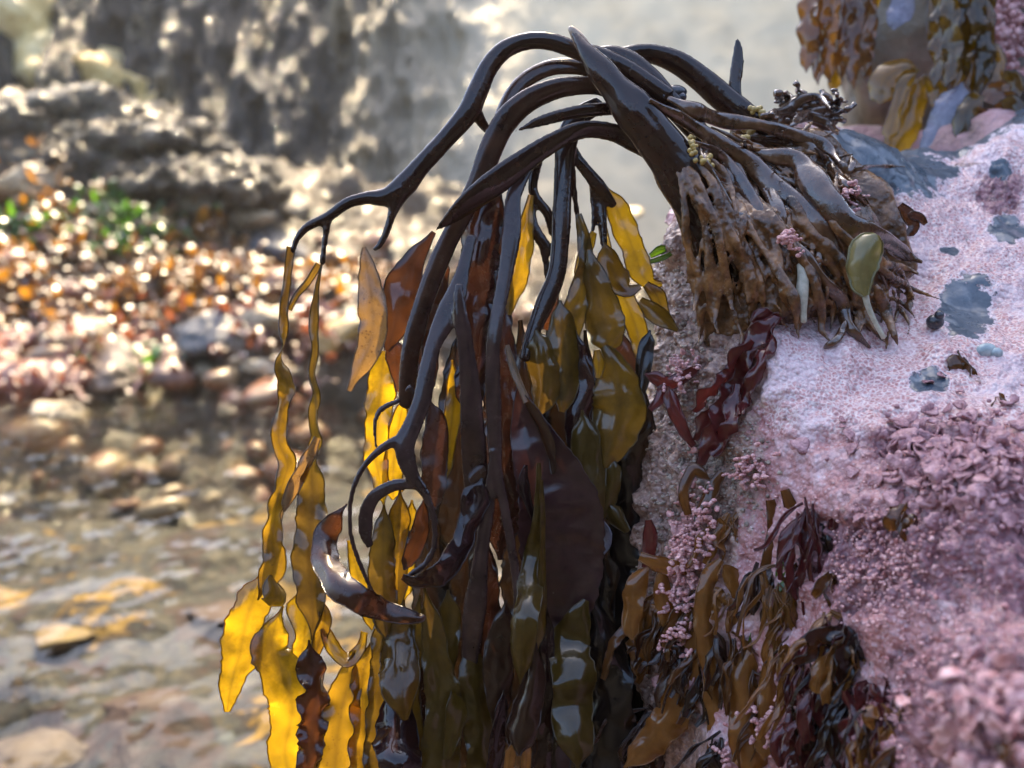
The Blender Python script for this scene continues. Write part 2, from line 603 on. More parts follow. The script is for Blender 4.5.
ROWS = [
    [(690, 470, .62), (730, 460, .62), (800, 450, .63), (850, 440, .64), (900, 430, .66), (950, 420, .68), (1000, 400, .70), (1070, 380, .72)],
    [(688, 262, .52), (730, 222, .53), (785, 176, .55), (850, 180, .57), (900, 185, .585), (950, 182, .60), (1000, 170, .62), (1060, 130, .64)],
    [(682, 206, .475), (722, 158, .475), (784, 112, .485), (842, 134, .49), (898, 160, .50), (946, 172, .515), (985, 150, .53), (1050, 108, .54)],
    [(672, 262, .452), (720, 215, .448), (790, 186, .456), (850, 196, .47), (905, 208, .475), (955, 214, .48), (1000, 204, .485), (1062, 180, .49)],
    [(664, 322, .442), (712, 292, .427), (790, 272, .43), (850, 280, .437), (910, 290, .435), (960, 292, .43), (1010, 290, .43), (1080, 280, .43)],
    [(657, 384, .437), (712, 352, .412), (772, 340, .402), (840, 352, .398), (905, 365, .390), (965, 375, .382), (1020, 382, .378), (1090, 384, .377)],
    [(644, 450, .437), (702, 430, .412), (765, 420, .388), (830, 432, .372), (895, 448, .358), (955, 462, .342), (1010, 472, .330), (1090, 480, .322)],
    [(634, 540, .437), (692, 530, .412), (755, 535, .388), (830, 552, .362), (900, 572, .337), (960, 590, .310), (1020, 600, .290), (1100, 610, .278)],
    [(636, 640, .437), (690, 640, .412), (750, 650, .390), (820, 668, .362), (890, 688, .330), (960, 676, .272), (1030, 676, .243), (1110, 690, .233)],
    [(640, 770, .437), (690, 775, .412), (750, 785, .386), (820, 795, .356), (890, 800, .315), (960, 790, .255), (1030, 800, .225), (1120, 810, .215)],
    [(640, 1250, .45), (690, 1270, .42), (750, 1300, .39), (820, 1330, .36), (890, 1350, .32), (960, 1400, .26), (1030, 1500, .23), (1120, 1500, .22)],
]
net = []
for i, r in enumerate(ROWS):
    P = [at(*p) for p in r]
    x0, y0, d0 = r[0]
    back1 = at(x0 + 6, y0 + 6, d0 + .05)
    back2 = at(x0 + 60, y0 + 10, d0 + .17)
    ex = P[-1] - P[-2]
    net.append([back2, back1] + P + [P[-1] + ex * 1.1, P[-1] + ex * 2.4])
NR, NC = 430, 420
G = grid_surface(net, NR, NC)


def grid_normals(G):
    a = np.gradient(G, axis=0)
    b = np.gradient(G, axis=1)
    N = np.cross(a, b)
    N /= np.linalg.norm(N, axis=2)[..., None] + 1e-12
    return N


N = grid_normals(G)
if N[NR // 2, NC // 2] @ (CAM - G[NR // 2, NC // 2]) < 0:
    N = -N
PX, PY, PD = project(G)


def blob(px, py, rx, ry, ang=0.0):
    c, s_ = math.cos(R(ang)), math.sin(R(ang))
    X, Y = PX - px, PY - py
    q = ((X * c + Y * s_) / rx) ** 2 + ((-X * s_ + Y * c) / ry) ** 2
    return np.clip(1.15 - 0.65 * q, 0, 1.2)


bare = np.zeros((NR, NC))
for b in [(880, 163, 64, 27, 22), (925, 172, 34, 9, 6), (968, 304, 27, 30), (1008, 228, 20, 14), (930, 376, 18, 13), (950, 250, 10, 5), (890, 215, 16, 6), (1000, 172, 12, 10), (852, 142, 20, 14)]:
    bare = np.maximum(bare, blob(*b))
palev = sstep(690, 790, PX) * (1 - sstep(390, 470, PY + (PX - 850) * .05)) * (1 - .0 * PX)
back = sstep(0.50, 0.56, PD)
bare = np.maximum(bare, back * 0.9)
sand = np.clip(1.25 - sstep(700, 800, PX + 0.12 * (PY - 400)) * 1.3, 0, 1) * sstep(200, 240, PY)
sand = np.maximum(sand, blob(870, 220, 40, 40) * .8)
lump = np.zeros((NR, NC))
for b in [(965, 470, 80, 48, 14), (1010, 560, 60, 60), (915, 440, 60, 22), (900, 560, 100, 60), (1000, 700, 110, 90), (900, 740, 80, 60), (1000, 190, 22, 26)]:
    lump = np.maximum(lump, blob(*b) * .85)
n0 = fbm(G * 22, 4, 3)
n1 = fbm(G * 90, 4, 13)
n2 = fbm(G * 300, 3, 23)
rid = 1 - np.abs(fbm(G * 130 + .5 * n1[..., None] * np.array([1., -1., .6]), 3, 33)) * 1.3
nub = 1 - np.abs(fbm(G * 330, 3, 43)) * 1.6
disp = n0 * .006 + n1 * .0016 * (1 - .6 * np.clip(bare, 0, 1)) + n2 * .0006 * (1 - np.clip(bare, 0, 1))
disp += lump * (rid * .0052 - .003 + n1 * .0022 + n2 * .0006)
disp += np.clip(sand, 0, 1) * (n1 * .002 + n2 * .0008)
disp -= np.clip(bare, 0, 1) * .0008
G2 = G + N * disp[..., None]
mb = MB()
idx = np.arange(NR * NC).reshape(NR, NC)
F = np.stack([idx[:-1, :-1], idx[:-1, 1:], idx[1:, 1:], idx[1:, :-1]], -1).reshape(-1, 4).tolist()
mb.add(G2.reshape(-1, 3), F)
me = mb.mesh('boulder')
for nm, ar in (('bare', bare), ('sand', sand), ('lump', lump), ('pale', palev)):
    a_ = me.attributes.new(nm, 'FLOAT', 'POINT')
    a_.data.foreach_set('value', np.clip(ar, 0, 1).astype(np.float32).reshape(-1))
rock = link('boulder', me, M['rock'])
tag(rock, 'large rock under the kelp, coated in pink coralline crust with bare blue-black slate patches', 'rock')
RN = grid_normals(G2)
if RN[NR // 2, NC // 2] @ (CAM - G2[NR // 2, NC // 2]) < 0:
    RN = -RN
RPX, RPY, RPD = project(G2)


def on_rock(px, py):
    q = (RPX - px) ** 2 + (RPY - py) ** 2 + ((RPD - .2) * 60) ** 2 * .3
    k = np.unravel_index(np.argmin(q), q.shape)
    return G2[k], RN[k], RPD[k]


def rock_d(px, py):
    p, n, d = on_rock(px, py)
    return (d - D0) * 1000


# ------------------------------------------------------------------ the kelp
K0 = at(800, 330, .43)
kelp = empty('kelp', K0, 'large dark brown kelp arching over from its holdfast on the pink rock, fronds hanging down', 'kelp')


def stipe(parts, mat='stipe', voxel=.0007, name='stipe', label=None, smooth=5):
    m_ = MB()
    for i, p in enumerate(parts):
        pts, dz = p[0], p[1]
        kw = p[2] if len(p) > 2 else {}
        tube(m_, pts, dz, seed=i + len(pts), **kw)
    o = link(name, fuse(m_, name, voxel, smooth), M[mat], kelp)
    if label:
        o['label'] = label
    return o


SEED = [0]


def blade(parent, pts, dz, mat, name='blade', label=None, **kw):
    SEED[0] += 1
    m_ = MB()
    ribbon(m_, pts, dz, seed=SEED[0], **kw)
    o = m_.build(name, M[mat], parent)
    if label:
        o['label'] = label
    return o


# --- stipes
sA = stipe([
    ([(668, 98, 22), (630, 72, 22), (600, 58, 22), (576, 50, 20), (552, 42, 18), (529, 41, 18), (506, 49, 19), (489, 67, 20), (477, 93, 22), (467, 114, 22), (444, 141, 19), (420, 167, 21), (404, 186, 25), (388, 197, 20), (368, 198, 14), (348, 203, 12), (328, 217, 11), (309, 226, 10), (298, 237, 8), (292, 252, 6.5)], [2, 3, 2, 2], {'flat': .6}),
    ([(402, 190, 22), (396, 203, 15), (391, 218, 9.5), (386, 233, 8.5), (379, 246, 7), (373, 250, 4)], 2, {'flat': .7}),
    ([(328, 215, 11), (326, 232, 8), (324, 248, 7), (322, 264, 7.5)], 2, {'flat': .6}),
    ([(472, 104, 16), (479, 118, 13), (486, 128, 10), (492, 134, 8)], [3, 12], {'flat': .7}),
], voxel=.0008, label='forked stipe branch reaching out to the left')
sB = stipe([([(738, 300, 52), (724, 262, 60), (710, 225, 58), (688, 182, 52), (660, 143, 46), (634, 111, 40), (606, 76, 30), (589, 54, 20), (578, 38, 11), (570, 28, 5)], [-2, -8, -12, -10, -4], {'flat': .62, 'wob': .08})],
           voxel=.0009, label='thick broken stipe with a pale pointed tip')
blade_tip = MB()
tube(blade_tip, [(588, 55, 14), (581, 43, 12.5), (575, 34, 9), (570, 27.5, 5)], -5.2, flat=.62, wob=.2)
link('tip', blade_tip.mesh('tip'), mat_stipe('torn_stipe_tip', (.10, .06, .045), (.42, .32, .24), (.3, .6)), sB)['label'] = 'pale frayed tip'
mB = sB.data
vb = np.empty(len(mB.vertices) * 3, np.float32)
mB.vertices.foreach_get('co', vb)
vb = vb.reshape(-1, 3).astype(float)
bn = np.array([v.normal[:] for v in mB.vertices])
bx, by, bd = project(vb + np.array(K0) * 0)
sc_ = sstep(130, 250, by)
al = (vb @ np.array([.55, 0, -.83]))
ac = (vb @ np.array([.83, 0, .55]))
vb += bn * (fbm(np.stack([al * 45, ac * 420, vb[:, 1] * 200], 1), 3, 77) * .0014 * sc_ + fbm(np.stack([al * 60, ac * 260, vb[:, 1] * 100], 1), 2, 78) * .0004)[:, None]
mB.vertices.foreach_set('co', vb.astype(np.float32).reshape(-1))
sC = stipe([([(604, 66, 16), (626, 55, 18), (652, 54, 20), (678, 63, 24), (702, 80, 26), (724, 99, 27), (744, 114, 26), (768, 130, 20)], [16, 20, 18, 14], {'flat': .6})])
sD = stipe([([(586, 66, 18), (606, 56, 22), (628, 62, 24), (648, 78, 24), (666, 98, 24), (694, 128, 24), (720, 160, 20)], [8, 6, 4, 6], {'flat': .6})])
sE = stipe([([(676, 140, 16), (640, 104, 18), (605, 87, 20), (576, 86, 20), (552, 90, 22), (526, 102, 24), (505, 122, 26), (491, 149, 26), (479, 182, 24), (464, 212, 22), (448, 242, 21), (433, 277, 21), (420, 315, 21), (411, 350, 21), (408, 380, 21), (407, 406, 18)], [0, 2, 0, 0, 1, 0, 0], {'flat': .5, 'roll': .3})], mat='stipe_brown')
sF = stipe([([(640, 86, 16), (600, 72, 18), (567, 66, 18), (541, 71, 18), (518, 87, 18), (504, 112, 18), (496, 140, 18), (489, 170, 18), (484, 205, 16)], [8, 9, 9, 10], {'flat': .5, 'roll': -.3})], mat='stipe_brown')
sG = stipe([([(690, 190, 18), (660, 158, 20), (634, 142, 22), (611, 132, 20), (582, 130, 20), (552, 143, 22), (520, 164, 26), (488, 188, 29), (462, 208, 23), (446, 222, 13), (436, 230, 4)], [4, -2, -8, -10, -9], {'flat': .35, 'roll': .35})], label='dark strap crossing in front with a pale upper edge')
sH = stipe([([(668, 130, 12), (640, 112, 14), (612, 109, 14), (576, 112, 14), (541, 121, 12), (524, 128, 6), (515, 131, 3)], [4, -4, -6], {'flat': .45, 'roll': .2})])
sI = stipe([([(600, 104, 18), (578, 118, 22), (567, 140, 23), (564, 170, 21), (562, 205, 20), (560, 245, 20), (556, 276, 20), (545, 303, 20), (533, 332, 17), (524, 360, 12)], [4, 6, 5, 4], {'flat': .45, 'roll': -.2}),
            ([(566, 140, 14), (578, 160, 13), (590, 175, 14), (599, 187, 16), (608, 198, 11), (614, 206, 9)], [7, 12], {'flat': .5}),
            ([(596, 182, 12), (601, 200, 10), (603, 222, 9.5), (604, 246, 8)], 12, {'flat': .5}),
            ([(592, 178, 9), (593, 198, 7.5), (594, 216, 7), (592, 234, 5)], 12, {'flat': .5}),
            ([(568, 150, 12), (573, 180, 8), (576, 206, 7), (581, 232, 7), (588, 258, 6)], [6, 10], {'flat': .5}),
            ])
sJ = stipe([([(536, 150, 16), (522, 175, 18), (513, 200, 18), (512, 230, 20), (508, 260, 18), (502, 292, 17), (496, 322, 16), (493, 350, 17), (493, 385, 18), (494, 425, 16), (495, 462, 15), (489, 500, 15), (483, 540, 16), (479, 575, 20), (474, 615, 25), (470, 655, 20), (468, 700, 8)], [0, -8, -12, -10, -6, 4], {'flat': .34, 'roll': -.25}),
            ([(495, 450, 13), (499, 478, 11), (506, 515, 11), (512, 550, 11), (517, 588, 10), (518, 622, 8), (518, 650, 5)], -10, {'flat': .5}),
            ], mat='stipe_grey', label='long grey-brown stipe hanging straight down and splitting in two')
sK = stipe([([(472, 236, 12), (463, 270, 15), (457, 292, 22), (449, 312, 26), (434, 343, 18), (427, 372, 19), (422, 400, 20), (413, 424, 20), (405, 443, 22), (407, 462, 20), (414, 478, 15), (424, 492, 11), (431, 508, 8.5), (435, 527, 8), (434, 546, 8), (428, 560, 8), (416, 571, 8), (404, 578, 5)], [-4, -14, -18, -18, -16], {'flat': .36}),
            ([(459, 284, 8), (459, 300, 14), (462, 322, 17), (466, 350, 18), (470, 385, 22), (472, 420, 25), (474, 452, 28), (476, 485, 26), (479, 520, 20), (482, 560, 8)], [-14, -14, -12, -4, 6], {'flat': .3}),
            ([(403, 440, 14), (389, 444, 10), (373, 456, 8), (361, 471, 7), (353, 490, 6.5), (350, 511, 6), (351, 535, 6), (357, 556, 6), (366, 578, 5.5), (375, 596, 4)], [-17, -18, -14], {'flat': .6}),
            ([(421, 486, 10), (406, 484, 14), (390, 487, 14), (374, 497, 15), (366, 514, 16), (366, 533, 15), (370, 547, 8)], [-17, -15, -12], {'flat': .3}),
            ([(400, 400, 6), (383, 408, 7), (376, 418, 6), (375, 436, 5), (377, 450, 4)], [-6, -8], {'flat': .5}),
            ([(406, 392, 5), (410, 386, 5), (414, 394, 5)], -10, {'flat': .6}),
            ], mat='stipe_grey', label='grey-filmed forked stipe curling into loops at its lower end')
sL = stipe([([(540, 150, 12), (533, 190, 11), (548, 214, 11), (553, 235, 9)], [8, 10], {'flat': .6}),
            ([(531, 205, 10), (533, 224, 11), (541, 240, 13), (552, 253, 11)], 9, {'flat': .5}),
            ([(541, 240, 9), (546, 262, 8), (548, 284, 7)], 9, {'flat': .5})])
sM = stipe([([(737, 39, 5), (738, 52, 11), (737, 68, 14), (735, 84, 13), (737, 100, 13), (744, 116, 16)], 16, {'flat': .45})], label='short dark upright stipe stub')

# --- blades
# left pair of thin strands and their ruffled fronds
blade(sA, [(291, 247, 7), (287, 280, 7), (284, 309, 8), (284, 340, 9), (280, 362, 12), (287, 388, 15), (281, 410, 14), (279, 440, 17), (287, 464, 15), (282, 484, 14), (276, 512, 18), (272, 540, 20), (275, 562, 24), (266, 584, 28), (258, 600, 20)], 2, 'gold', roll=[.5, .2, .9, .2, .8, .1, .5], rollamp=.9, ruf=.35, rf=55, thin=(.25, .5, .8, .9, .9))
blade(sA, [(322, 262, 8), (317, 290, 8), (314, 320, 9), (315, 350, 7), (313, 376, 8), (316, 400, 10), (314, 428, 9), (316, 444, 13), (312, 462, 14), (313, 480, 24), (312, 502, 31), (310, 532, 32), (308, 562, 33), (310, 592, 30), (313, 615, 24), (312, 640, 16)], 3, 'olive', roll=[.4, .3, .9, .2, .1, .1], rollamp=.5, ruf=.3, rf=60, thin=(.3, .5, .7, .8, .55, .5, .6))
blade(sA, [(319, 264, 6), (308, 282, 7), (296, 296, 6), (289, 310, 5)], 3, 'gold', thin=(.4, .9), ruf=.1)
blade(sA, [(283, 455, 9), (281, 490, 12), (274, 530, 12), (269, 570, 9)], 8, 'beige', ruf=.2)
blade(sA, [(318, 438, 6), (306, 462, 12), (294, 486, 12), (284, 512, 8)], 0, 'beige', roll=.5, ruf=.3)
blade(sA, [(262, 572, 16), (256, 592, 32), (246, 622, 40), (240, 655, 36), (231, 686, 23), (227, 712, 5)], 4, 'yellow', roll=.1, rollamp=.25, ruf=.12, wobble=.12, serr=.05, rf=45)
blade(sA, [(270, 575, 12), (276, 596, 26), (270, 606, 20)], 0, 'olive', roll=.7)
blade(sA, [(283, 606, 10), (275, 626, 26), (272, 648, 40), (281, 674, 42), (292, 700, 40), (290, 726, 38), (285, 752, 34), (292, 790, 32)], 3, 'yellow', roll=0, rollamp=.25, ruf=.16, wobble=.14, serr=.05, rf=45, crease=.05)
blade(sA, [(300, 590, 26), (304, 612, 28), (303, 636, 22), (300, 660, 14)], 8, 'yellow', roll=.4, ruf=.25)
blade(sA, [(309, 640, 12), (309, 662, 26), (316, 690, 32), (313, 722, 30), (310, 752, 26), (306, 785, 20)], 1, 'brown', roll=.2, rollamp=.9, ruf=.5, rf=90, serr=.1)
blade(sA, [(322, 600, 10), (325, 620, 14), (318, 646, 12), (314, 660, 8)], 5, 'gold', roll=.5, ruf=.3)
blade(sA, [(321, 620, 8), (334, 648, 14), (349, 660, 15), (360, 648, 10), (364, 632, 6)], 6, 'yellow', roll=.4, ruf=.2)
blade(sA, [(354, 650, 8), (351, 672, 22), (344, 700, 34), (338, 732, 38), (334, 780, 40)], 6, 'gold', roll=.2, ruf=.3, rf=60)
blade(sA, [(372, 640, 12), (364, 672, 22), (362, 706, 22), (364, 740, 26), (360, 790, 26)], 7, 'gold', roll=.5, rollamp=.8, ruf=.4, rf=70)

# mottled old leaf, reddish leaf, yellow ruffled frond
blade(sE, [(364, 247, 3), (366, 262, 13), (369, 282, 22), (372, 305, 27), (373, 325, 28), (369, 346, 25), (361, 366, 19), (354, 380, 9), (349, 391, 5)], 0, 'beige', roll=.1, rollamp=.2, curl=.3, thin=(.5, .9, .8), label='mottled beige old blade with dark pits')
blade(sE, [(434, 232, 4), (426, 244, 11), (412, 264, 25), (403, 287, 38), (398, 312, 36), (392, 336, 20), (387, 351, 5)], 6, 'brown', roll=.1, curl=.25, thin=(.2, .6, 1))
blade(sE, [(394, 338, 14), (396, 360, 18), (398, 378, 12), (398, 392, 4)], 8, 'rust', thin=(1, 1))
blade(sE, [(384, 351, 4), (382, 370, 25), (380, 394, 28), (378, 420, 25), (376, 440, 24), (375, 458, 24), (380, 480, 18), (384, 505, 12)], 12, 'yellow', roll=.1, ruf=.3, rf=60, wobble=.15)
blade(sE, [(405, 395, 10), (398, 430, 18), (394, 460, 20), (393, 500, 22)], 14, 'yellow', roll=.1, ruf=.2)
blade(sE, [(446, 250, 8), (441, 275, 16), (437, 305, 18), (430, 340, 14), (424, 370, 8)], 9, 'rust', thin=(.7, 1))
blade(sE, [(430, 400, 10), (437, 425, 24), (436, 455, 28), (434, 485, 24), (436, 510, 8)], -6, 'rust', thin=(.2, .3), roll=.1)
blade(sE, [(452, 360, 8), (454, 390, 16), (452, 420, 18), (448, 450, 14), (446, 480, 8)], 6, 'yellow', ruf=.3)
# red-brown strap
blade(sK, [(347, 504, 10), (338, 515, 20), (327, 534, 24, 6), (324, 550, 25, 4), (328, 568, 27, -4), (340, 586, 27, -11), (360, 600, 25, -12), (385, 610, 21), (404, 616, 16), (420, 618, 9), (424, 615, 4)], [-4, -12, -18, -22, -20], 'rust', roll=[.2, -.1, -.2, -.1, .1], rollamp=.15, curl=.35, thin=(.8, .35, .3, .2), label='red-brown strap curling round in front')
# blue reflecting curl
blade(sK, [(402, 577, 5), (418, 583, 13), (438, 577, 20, -6), (454, 561, 23, -5), (464, 542, 20, 0), (470, 520, 22), (477, 497, 28), (482, 478, 16)], [-20, -20, -14, -10], 'dark', roll=[-.8, -.7, -.5, -.2, .1], rollamp=.12, curl=.3)
blade(sK, [(484, 466, 8), (478, 474, 16), (470, 482, 8)], -8, 'rust')
# inner hanging fronds
for pts, dz, mt, kw in [
    ([(400, 490, 12), (399, 520, 21), (397, 550, 23), (396, 590, 20), (394, 620, 12)], 4, 'gold', {'ruf': .2}),
    ([(384, 505, 12), (383, 540, 24), (382, 580, 27), (385, 615, 24), (386, 640, 16)], 2, 'olive', {'ruf': .2, 'thin': (.7, .5)}),
    ([(350, 540, 6), (354, 560, 11), (360, 584, 15), (368, 606, 16), (372, 630, 12)], 2, 'yellow', {'ruf': .2}),
    ([(412, 500, 10), (410, 530, 18), (408, 560, 18), (404, 600, 14)], 8, 'yellow', {'ruf': .3}),
    ([(424, 500, 12), (420, 530, 18), (412, 552, 16), (404, 570, 8)], -4, 'brown', {'roll': .3}),
    ([(380, 612, 20), (384, 650, 26), (380, 690, 24), (378, 740, 26), (376, 790, 24)], 4, 'olive', {'ruf': .3, 'thin': (.8, .8)}),
    ([(404, 600, 10, 4), (397, 640, 36, 3), (398, 668, 44, -5), (400, 690, 36, -10), (403, 706, 22, -11), (405, 720, 6, -8)], -2, 'gold', {'roll': -.1, 'curl': .5, 'thin': (.35, .4, .6), 'rollamp': .2}),
    ([(388, 690, 18, 2), (396, 722, 40, 0), (398, 745, 44, -8), (399, 765, 44, -14), (400, 800, 40, -14)], -1, 'dark', {'curl': .5, 'ruf': .2}),
    ([(424, 585, 8), (432, 625, 20), (437, 662, 30), (443, 706, 38), (440, 752, 40), (440, 800, 40)], -4, 'olive', {'ruf': .15, 'thin': (.4, .45, .4), 'curl': .25}),
    ([(452, 690, 10), (456, 712, 20), (452, 738, 14), (446, 760, 6)], -6, 'olive', {'roll': .5, 'thin': (.7,.7)}),
    ([(470, 640, 20), (474, 680, 30), (478, 720, 32), (482, 765, 30), (484, 810, 26)], 0, 'olive', {'thin': (.3, .3), 'ruf': .2}),
    ([(506, 600, 10), (502, 630, 22), (498, 665, 30), (500, 700, 26), (497, 730, 5)], -8, 'brown', {'thin': (.3, .5), 'curl': .4}),
    ([(448, 590, 14), (450, 625, 22), (446, 660, 20), (440, 700, 12)], 2, 'olive', {'thin': (.4, .4), 'ruf': .3}),
    ([(420, 595, 10), (414, 640, 20), (410, 690, 22), (412, 740, 22), (414, 800, 20)], 3, 'olive', {'thin': (.6, .6), 'ruf': .3}),
]:
    blade(sK, pts, dz, mt, **kw)
# twisted bright frond in front, its neighbours
for pts, dz, mt, kw in [
    ([(539, 463, 3), (540, 490, 7), (539, 520, 12), (534, 555, 19, 4), (530, 582, 25, -1), (526, 606, 27, -10), (523, 628, 26, -13), (522, 654, 22, -10), (520, 684, 10, -4)], [-12, -13, -14], 'olive', {'roll': [.9, .4, -.2, -.3, .1], 'rollamp': .1, 'thin': (.5, .6, .7), 'curl': .4}),
    ([(541, 480, 3), (543, 520, 5), (542, 570, 7), (541, 610, 9), (537, 650, 12)], -14, 'gold', {'roll': .5, 'thin': (.5, .5)}),
    ([(526, 465, 3), (524, 480, 9), (528, 500, 8), (534, 520, 4)], -10, 'dark', {'roll': .6}),
    ([(531, 640, 8), (533, 675, 20), (526, 708, 31), (520, 736, 28), (519, 756, 20)], [-18, -20], 'brown', {'curl': .7, 'roll': -.3, 'thin': (.2, .4)}),
    ([(512, 745, 10), (509, 765, 10), (506, 800, 10)], -19, 'amber', {}),
    ([(527, 742, 10), (526, 765, 9), (524, 800, 10)], -19, 'amber', {}),
    ([(545, 600, 10), (548, 650, 14), (546, 700, 16), (542, 760, 20), (540, 800, 20)], -8, 'dark', {'ruf': .2}),
    ([(504, 690, 10), (500, 730, 16), (494, 768, 14), (490, 800, 12)], -12, 'dark', {'roll': .5}),
    ([(586, 600, 6), (578, 618, 26), (570, 642, 40, 2), (572, 662, 45, -3), (575, 684, 43, -6), (573, 704, 42, -4), (573, 722, 40, -8), (576, 744, 36, -11), (578, 768, 18, -9)], [-6, -10, -8], 'olive', {'roll': .1, 'curl': .35, 'thin': (.2, .15, .2, .3), 'rollamp': .5}),
    ([(590, 596, 8), (600, 625, 24), (608, 662, 42), (611, 715, 46), (616, 790, 46)], 0, 'black', {'curl': .3}),
    ([(507, 345, 4), (514, 370, 7), (521, 388, 7), (527, 402, 6)], -10, 'beige', {'roll': .5}),
    ([(519, 384, 4), (524, 408, 22), (534, 442, 48), (550, 480, 70), (560, 520, 84), (562, 560, 82), (560, 600, 66), (556, 640, 30)], [-6, -8, -5, 0], 'purple', {'curl': -.2, 'rollamp': .05, 'ruf': .03, 'wobble': .03, 'nu': 15, 'roll': .1, 'thin': (.6, .4, .2)}),
    ([(522, 394, 3), (535, 415, 10), (546, 437, 12), (552, 460, 8), (553, 474, 3)], -9, 'brown', {'roll': -.7}),
]:
    blade(sJ, pts, dz, mt, **kw)
# yellow and olive cluster under the right-hand stems
for pts, dz, mt, kw in [
    ([(606, 186, 9), (615, 204, 19), (625, 229, 24), (635, 254, 24), (642, 274, 22), (651, 284, 12), (662, 284, 5)], 13, 'yellow', {'rollamp': .15, 'thin': (.7, 1, 1, 1)}),
    ([(604, 242, 8), (610, 262, 26), (618, 280, 30), (628, 290, 16), (640, 286, 6)], 9, 'gold', {'roll': .3, 'thin': (.4, .7)}),
    ([(588, 250, 6), (592, 272, 22), (598, 297, 34), (603, 320, 40), (606, 341, 32), (605, 354, 12)], 4, 'olive', {'curl': .5, 'roll': -.2, 'thin': (.9, .7)}),
    ([(594, 232, 5), (588, 246, 12), (582, 262, 10), (577, 280, 8)], 8, 'yellow', {'roll': .3}),
    ([(578, 214, 6), (583, 236, 12), (586, 262, 16), (580, 292, 22), (572, 322, 24), (568, 350, 14)], 7, 'olive', {'thin': (1, .8), 'ruf': .2}),
    ([(616, 280, 12), (626, 302, 22), (635, 324, 23), (639, 342, 17), (636, 358, 8)], 10, 'yellow', {'thin': (.8, 1)}),
    ([(612, 330, 8), (622, 344, 18), (630, 360, 14), (634, 372, 5)], 12, 'rust', {}),
    ([(604, 346, 6), (612, 360, 26), (618, 384, 46), (620, 410, 56), (613, 436, 50), (607, 458, 26), (605, 468, 6)], 2, 'olive', {'curl': .45, 'thin': (.9, .9, .6), 'nu': 13, 'rollamp': .2}),
    ([(597, 350, 5), (599, 364, 12), (598, 378, 5)], 0, 'yellow', {}),
    ([(601, 218, 7), (606, 244, 9), (612, 270, 8)], 14, 'yellow', {}),
    ([(531, 195, 5), (527, 218, 13), (522, 248, 22), (516, 278, 24), (511, 300, 14), (509, 315, 4)], 2, 'yellow', {'thin': (.3, .8, .7), 'rollamp': .15}),
    ([(536, 330, 18), (543, 352, 34), (546, 378, 38), (543, 402, 22), (538, 415, 6)], 1, 'olive', {'curl': .6, 'thin': (.6, .4)}),
    ([(560, 300, 16), (562, 330, 28), (566, 362, 34), (566, 392, 24), (562, 412, 6)], 2, 'olive', {'curl': .5, 'thin': (.8, .4), 'roll': .2}),
    ([(582, 410, 12), (586, 440, 28), (590, 475, 32), (594, 505, 24), (596, 530, 8)], 0, 'olive', {'thin': (.25, .25), 'curl': .4}),
    ([(612, 455, 10), (608, 480, 26), (602, 506, 20), (598, 522, 5)], 3, 'olive', {'thin': (.3, .3), 'curl': .5}),
    ([(598, 520, 6), (604, 534, 20), (602, 548, 12), (600, 556, 4)], 0, 'lilac', {'roll': -.5}),
    ([(610, 505, 8), (616, 515, 18), (622, 524, 12), (628, 532, 6)], 2, 'olive', {'curl': .8, 'thin': (.3, .3)}),
    ([(550, 270, 6), (553, 290, 12), (550, 312, 12), (546, 330, 6)], 10, 'rust', {}),
    ([(640, 300, 6), (654, 312, 16), (668, 322, 14), (678, 330, 5)], 8, 'olive', {'roll': .6, 'thin': (.9, .9)}),
    ([(646, 284, 6), (656, 294, 14), (662, 308, 12), (668, 318, 5)], 12, 'gold', {'roll': .3}),
    ([(650, 330, 8), (646, 350, 16), (642, 378, 14), (640, 400, 8)], 6, 'black', {}),
]:
    blade(sI, pts, dz, mt, **kw)
# dark fronds filling the shaded heart of the bundle
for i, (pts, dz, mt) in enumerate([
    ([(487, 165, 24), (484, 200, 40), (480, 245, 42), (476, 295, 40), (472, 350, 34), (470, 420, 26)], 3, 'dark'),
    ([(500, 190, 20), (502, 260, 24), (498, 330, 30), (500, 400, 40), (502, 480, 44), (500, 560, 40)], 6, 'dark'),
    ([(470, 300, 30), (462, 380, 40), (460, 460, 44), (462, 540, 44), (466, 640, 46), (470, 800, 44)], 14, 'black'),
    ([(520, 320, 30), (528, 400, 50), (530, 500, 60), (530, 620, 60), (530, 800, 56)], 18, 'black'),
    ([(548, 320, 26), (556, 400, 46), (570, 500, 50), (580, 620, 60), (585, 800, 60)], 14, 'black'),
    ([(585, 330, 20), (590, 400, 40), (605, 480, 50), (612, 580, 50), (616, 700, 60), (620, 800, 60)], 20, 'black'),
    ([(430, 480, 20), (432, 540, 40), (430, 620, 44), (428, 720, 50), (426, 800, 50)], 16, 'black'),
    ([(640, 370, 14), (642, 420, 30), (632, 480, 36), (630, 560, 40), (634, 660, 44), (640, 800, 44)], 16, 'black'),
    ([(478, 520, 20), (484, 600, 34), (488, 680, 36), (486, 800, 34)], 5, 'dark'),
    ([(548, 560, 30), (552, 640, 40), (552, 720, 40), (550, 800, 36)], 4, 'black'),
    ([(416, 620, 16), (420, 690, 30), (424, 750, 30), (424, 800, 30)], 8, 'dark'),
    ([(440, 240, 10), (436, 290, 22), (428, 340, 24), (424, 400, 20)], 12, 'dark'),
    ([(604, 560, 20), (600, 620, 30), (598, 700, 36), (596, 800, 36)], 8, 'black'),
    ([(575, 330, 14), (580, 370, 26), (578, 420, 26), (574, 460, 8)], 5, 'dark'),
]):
    blade(sJ if i % 2 else sI, pts, dz, mt, ruf=.12, curl=.3)

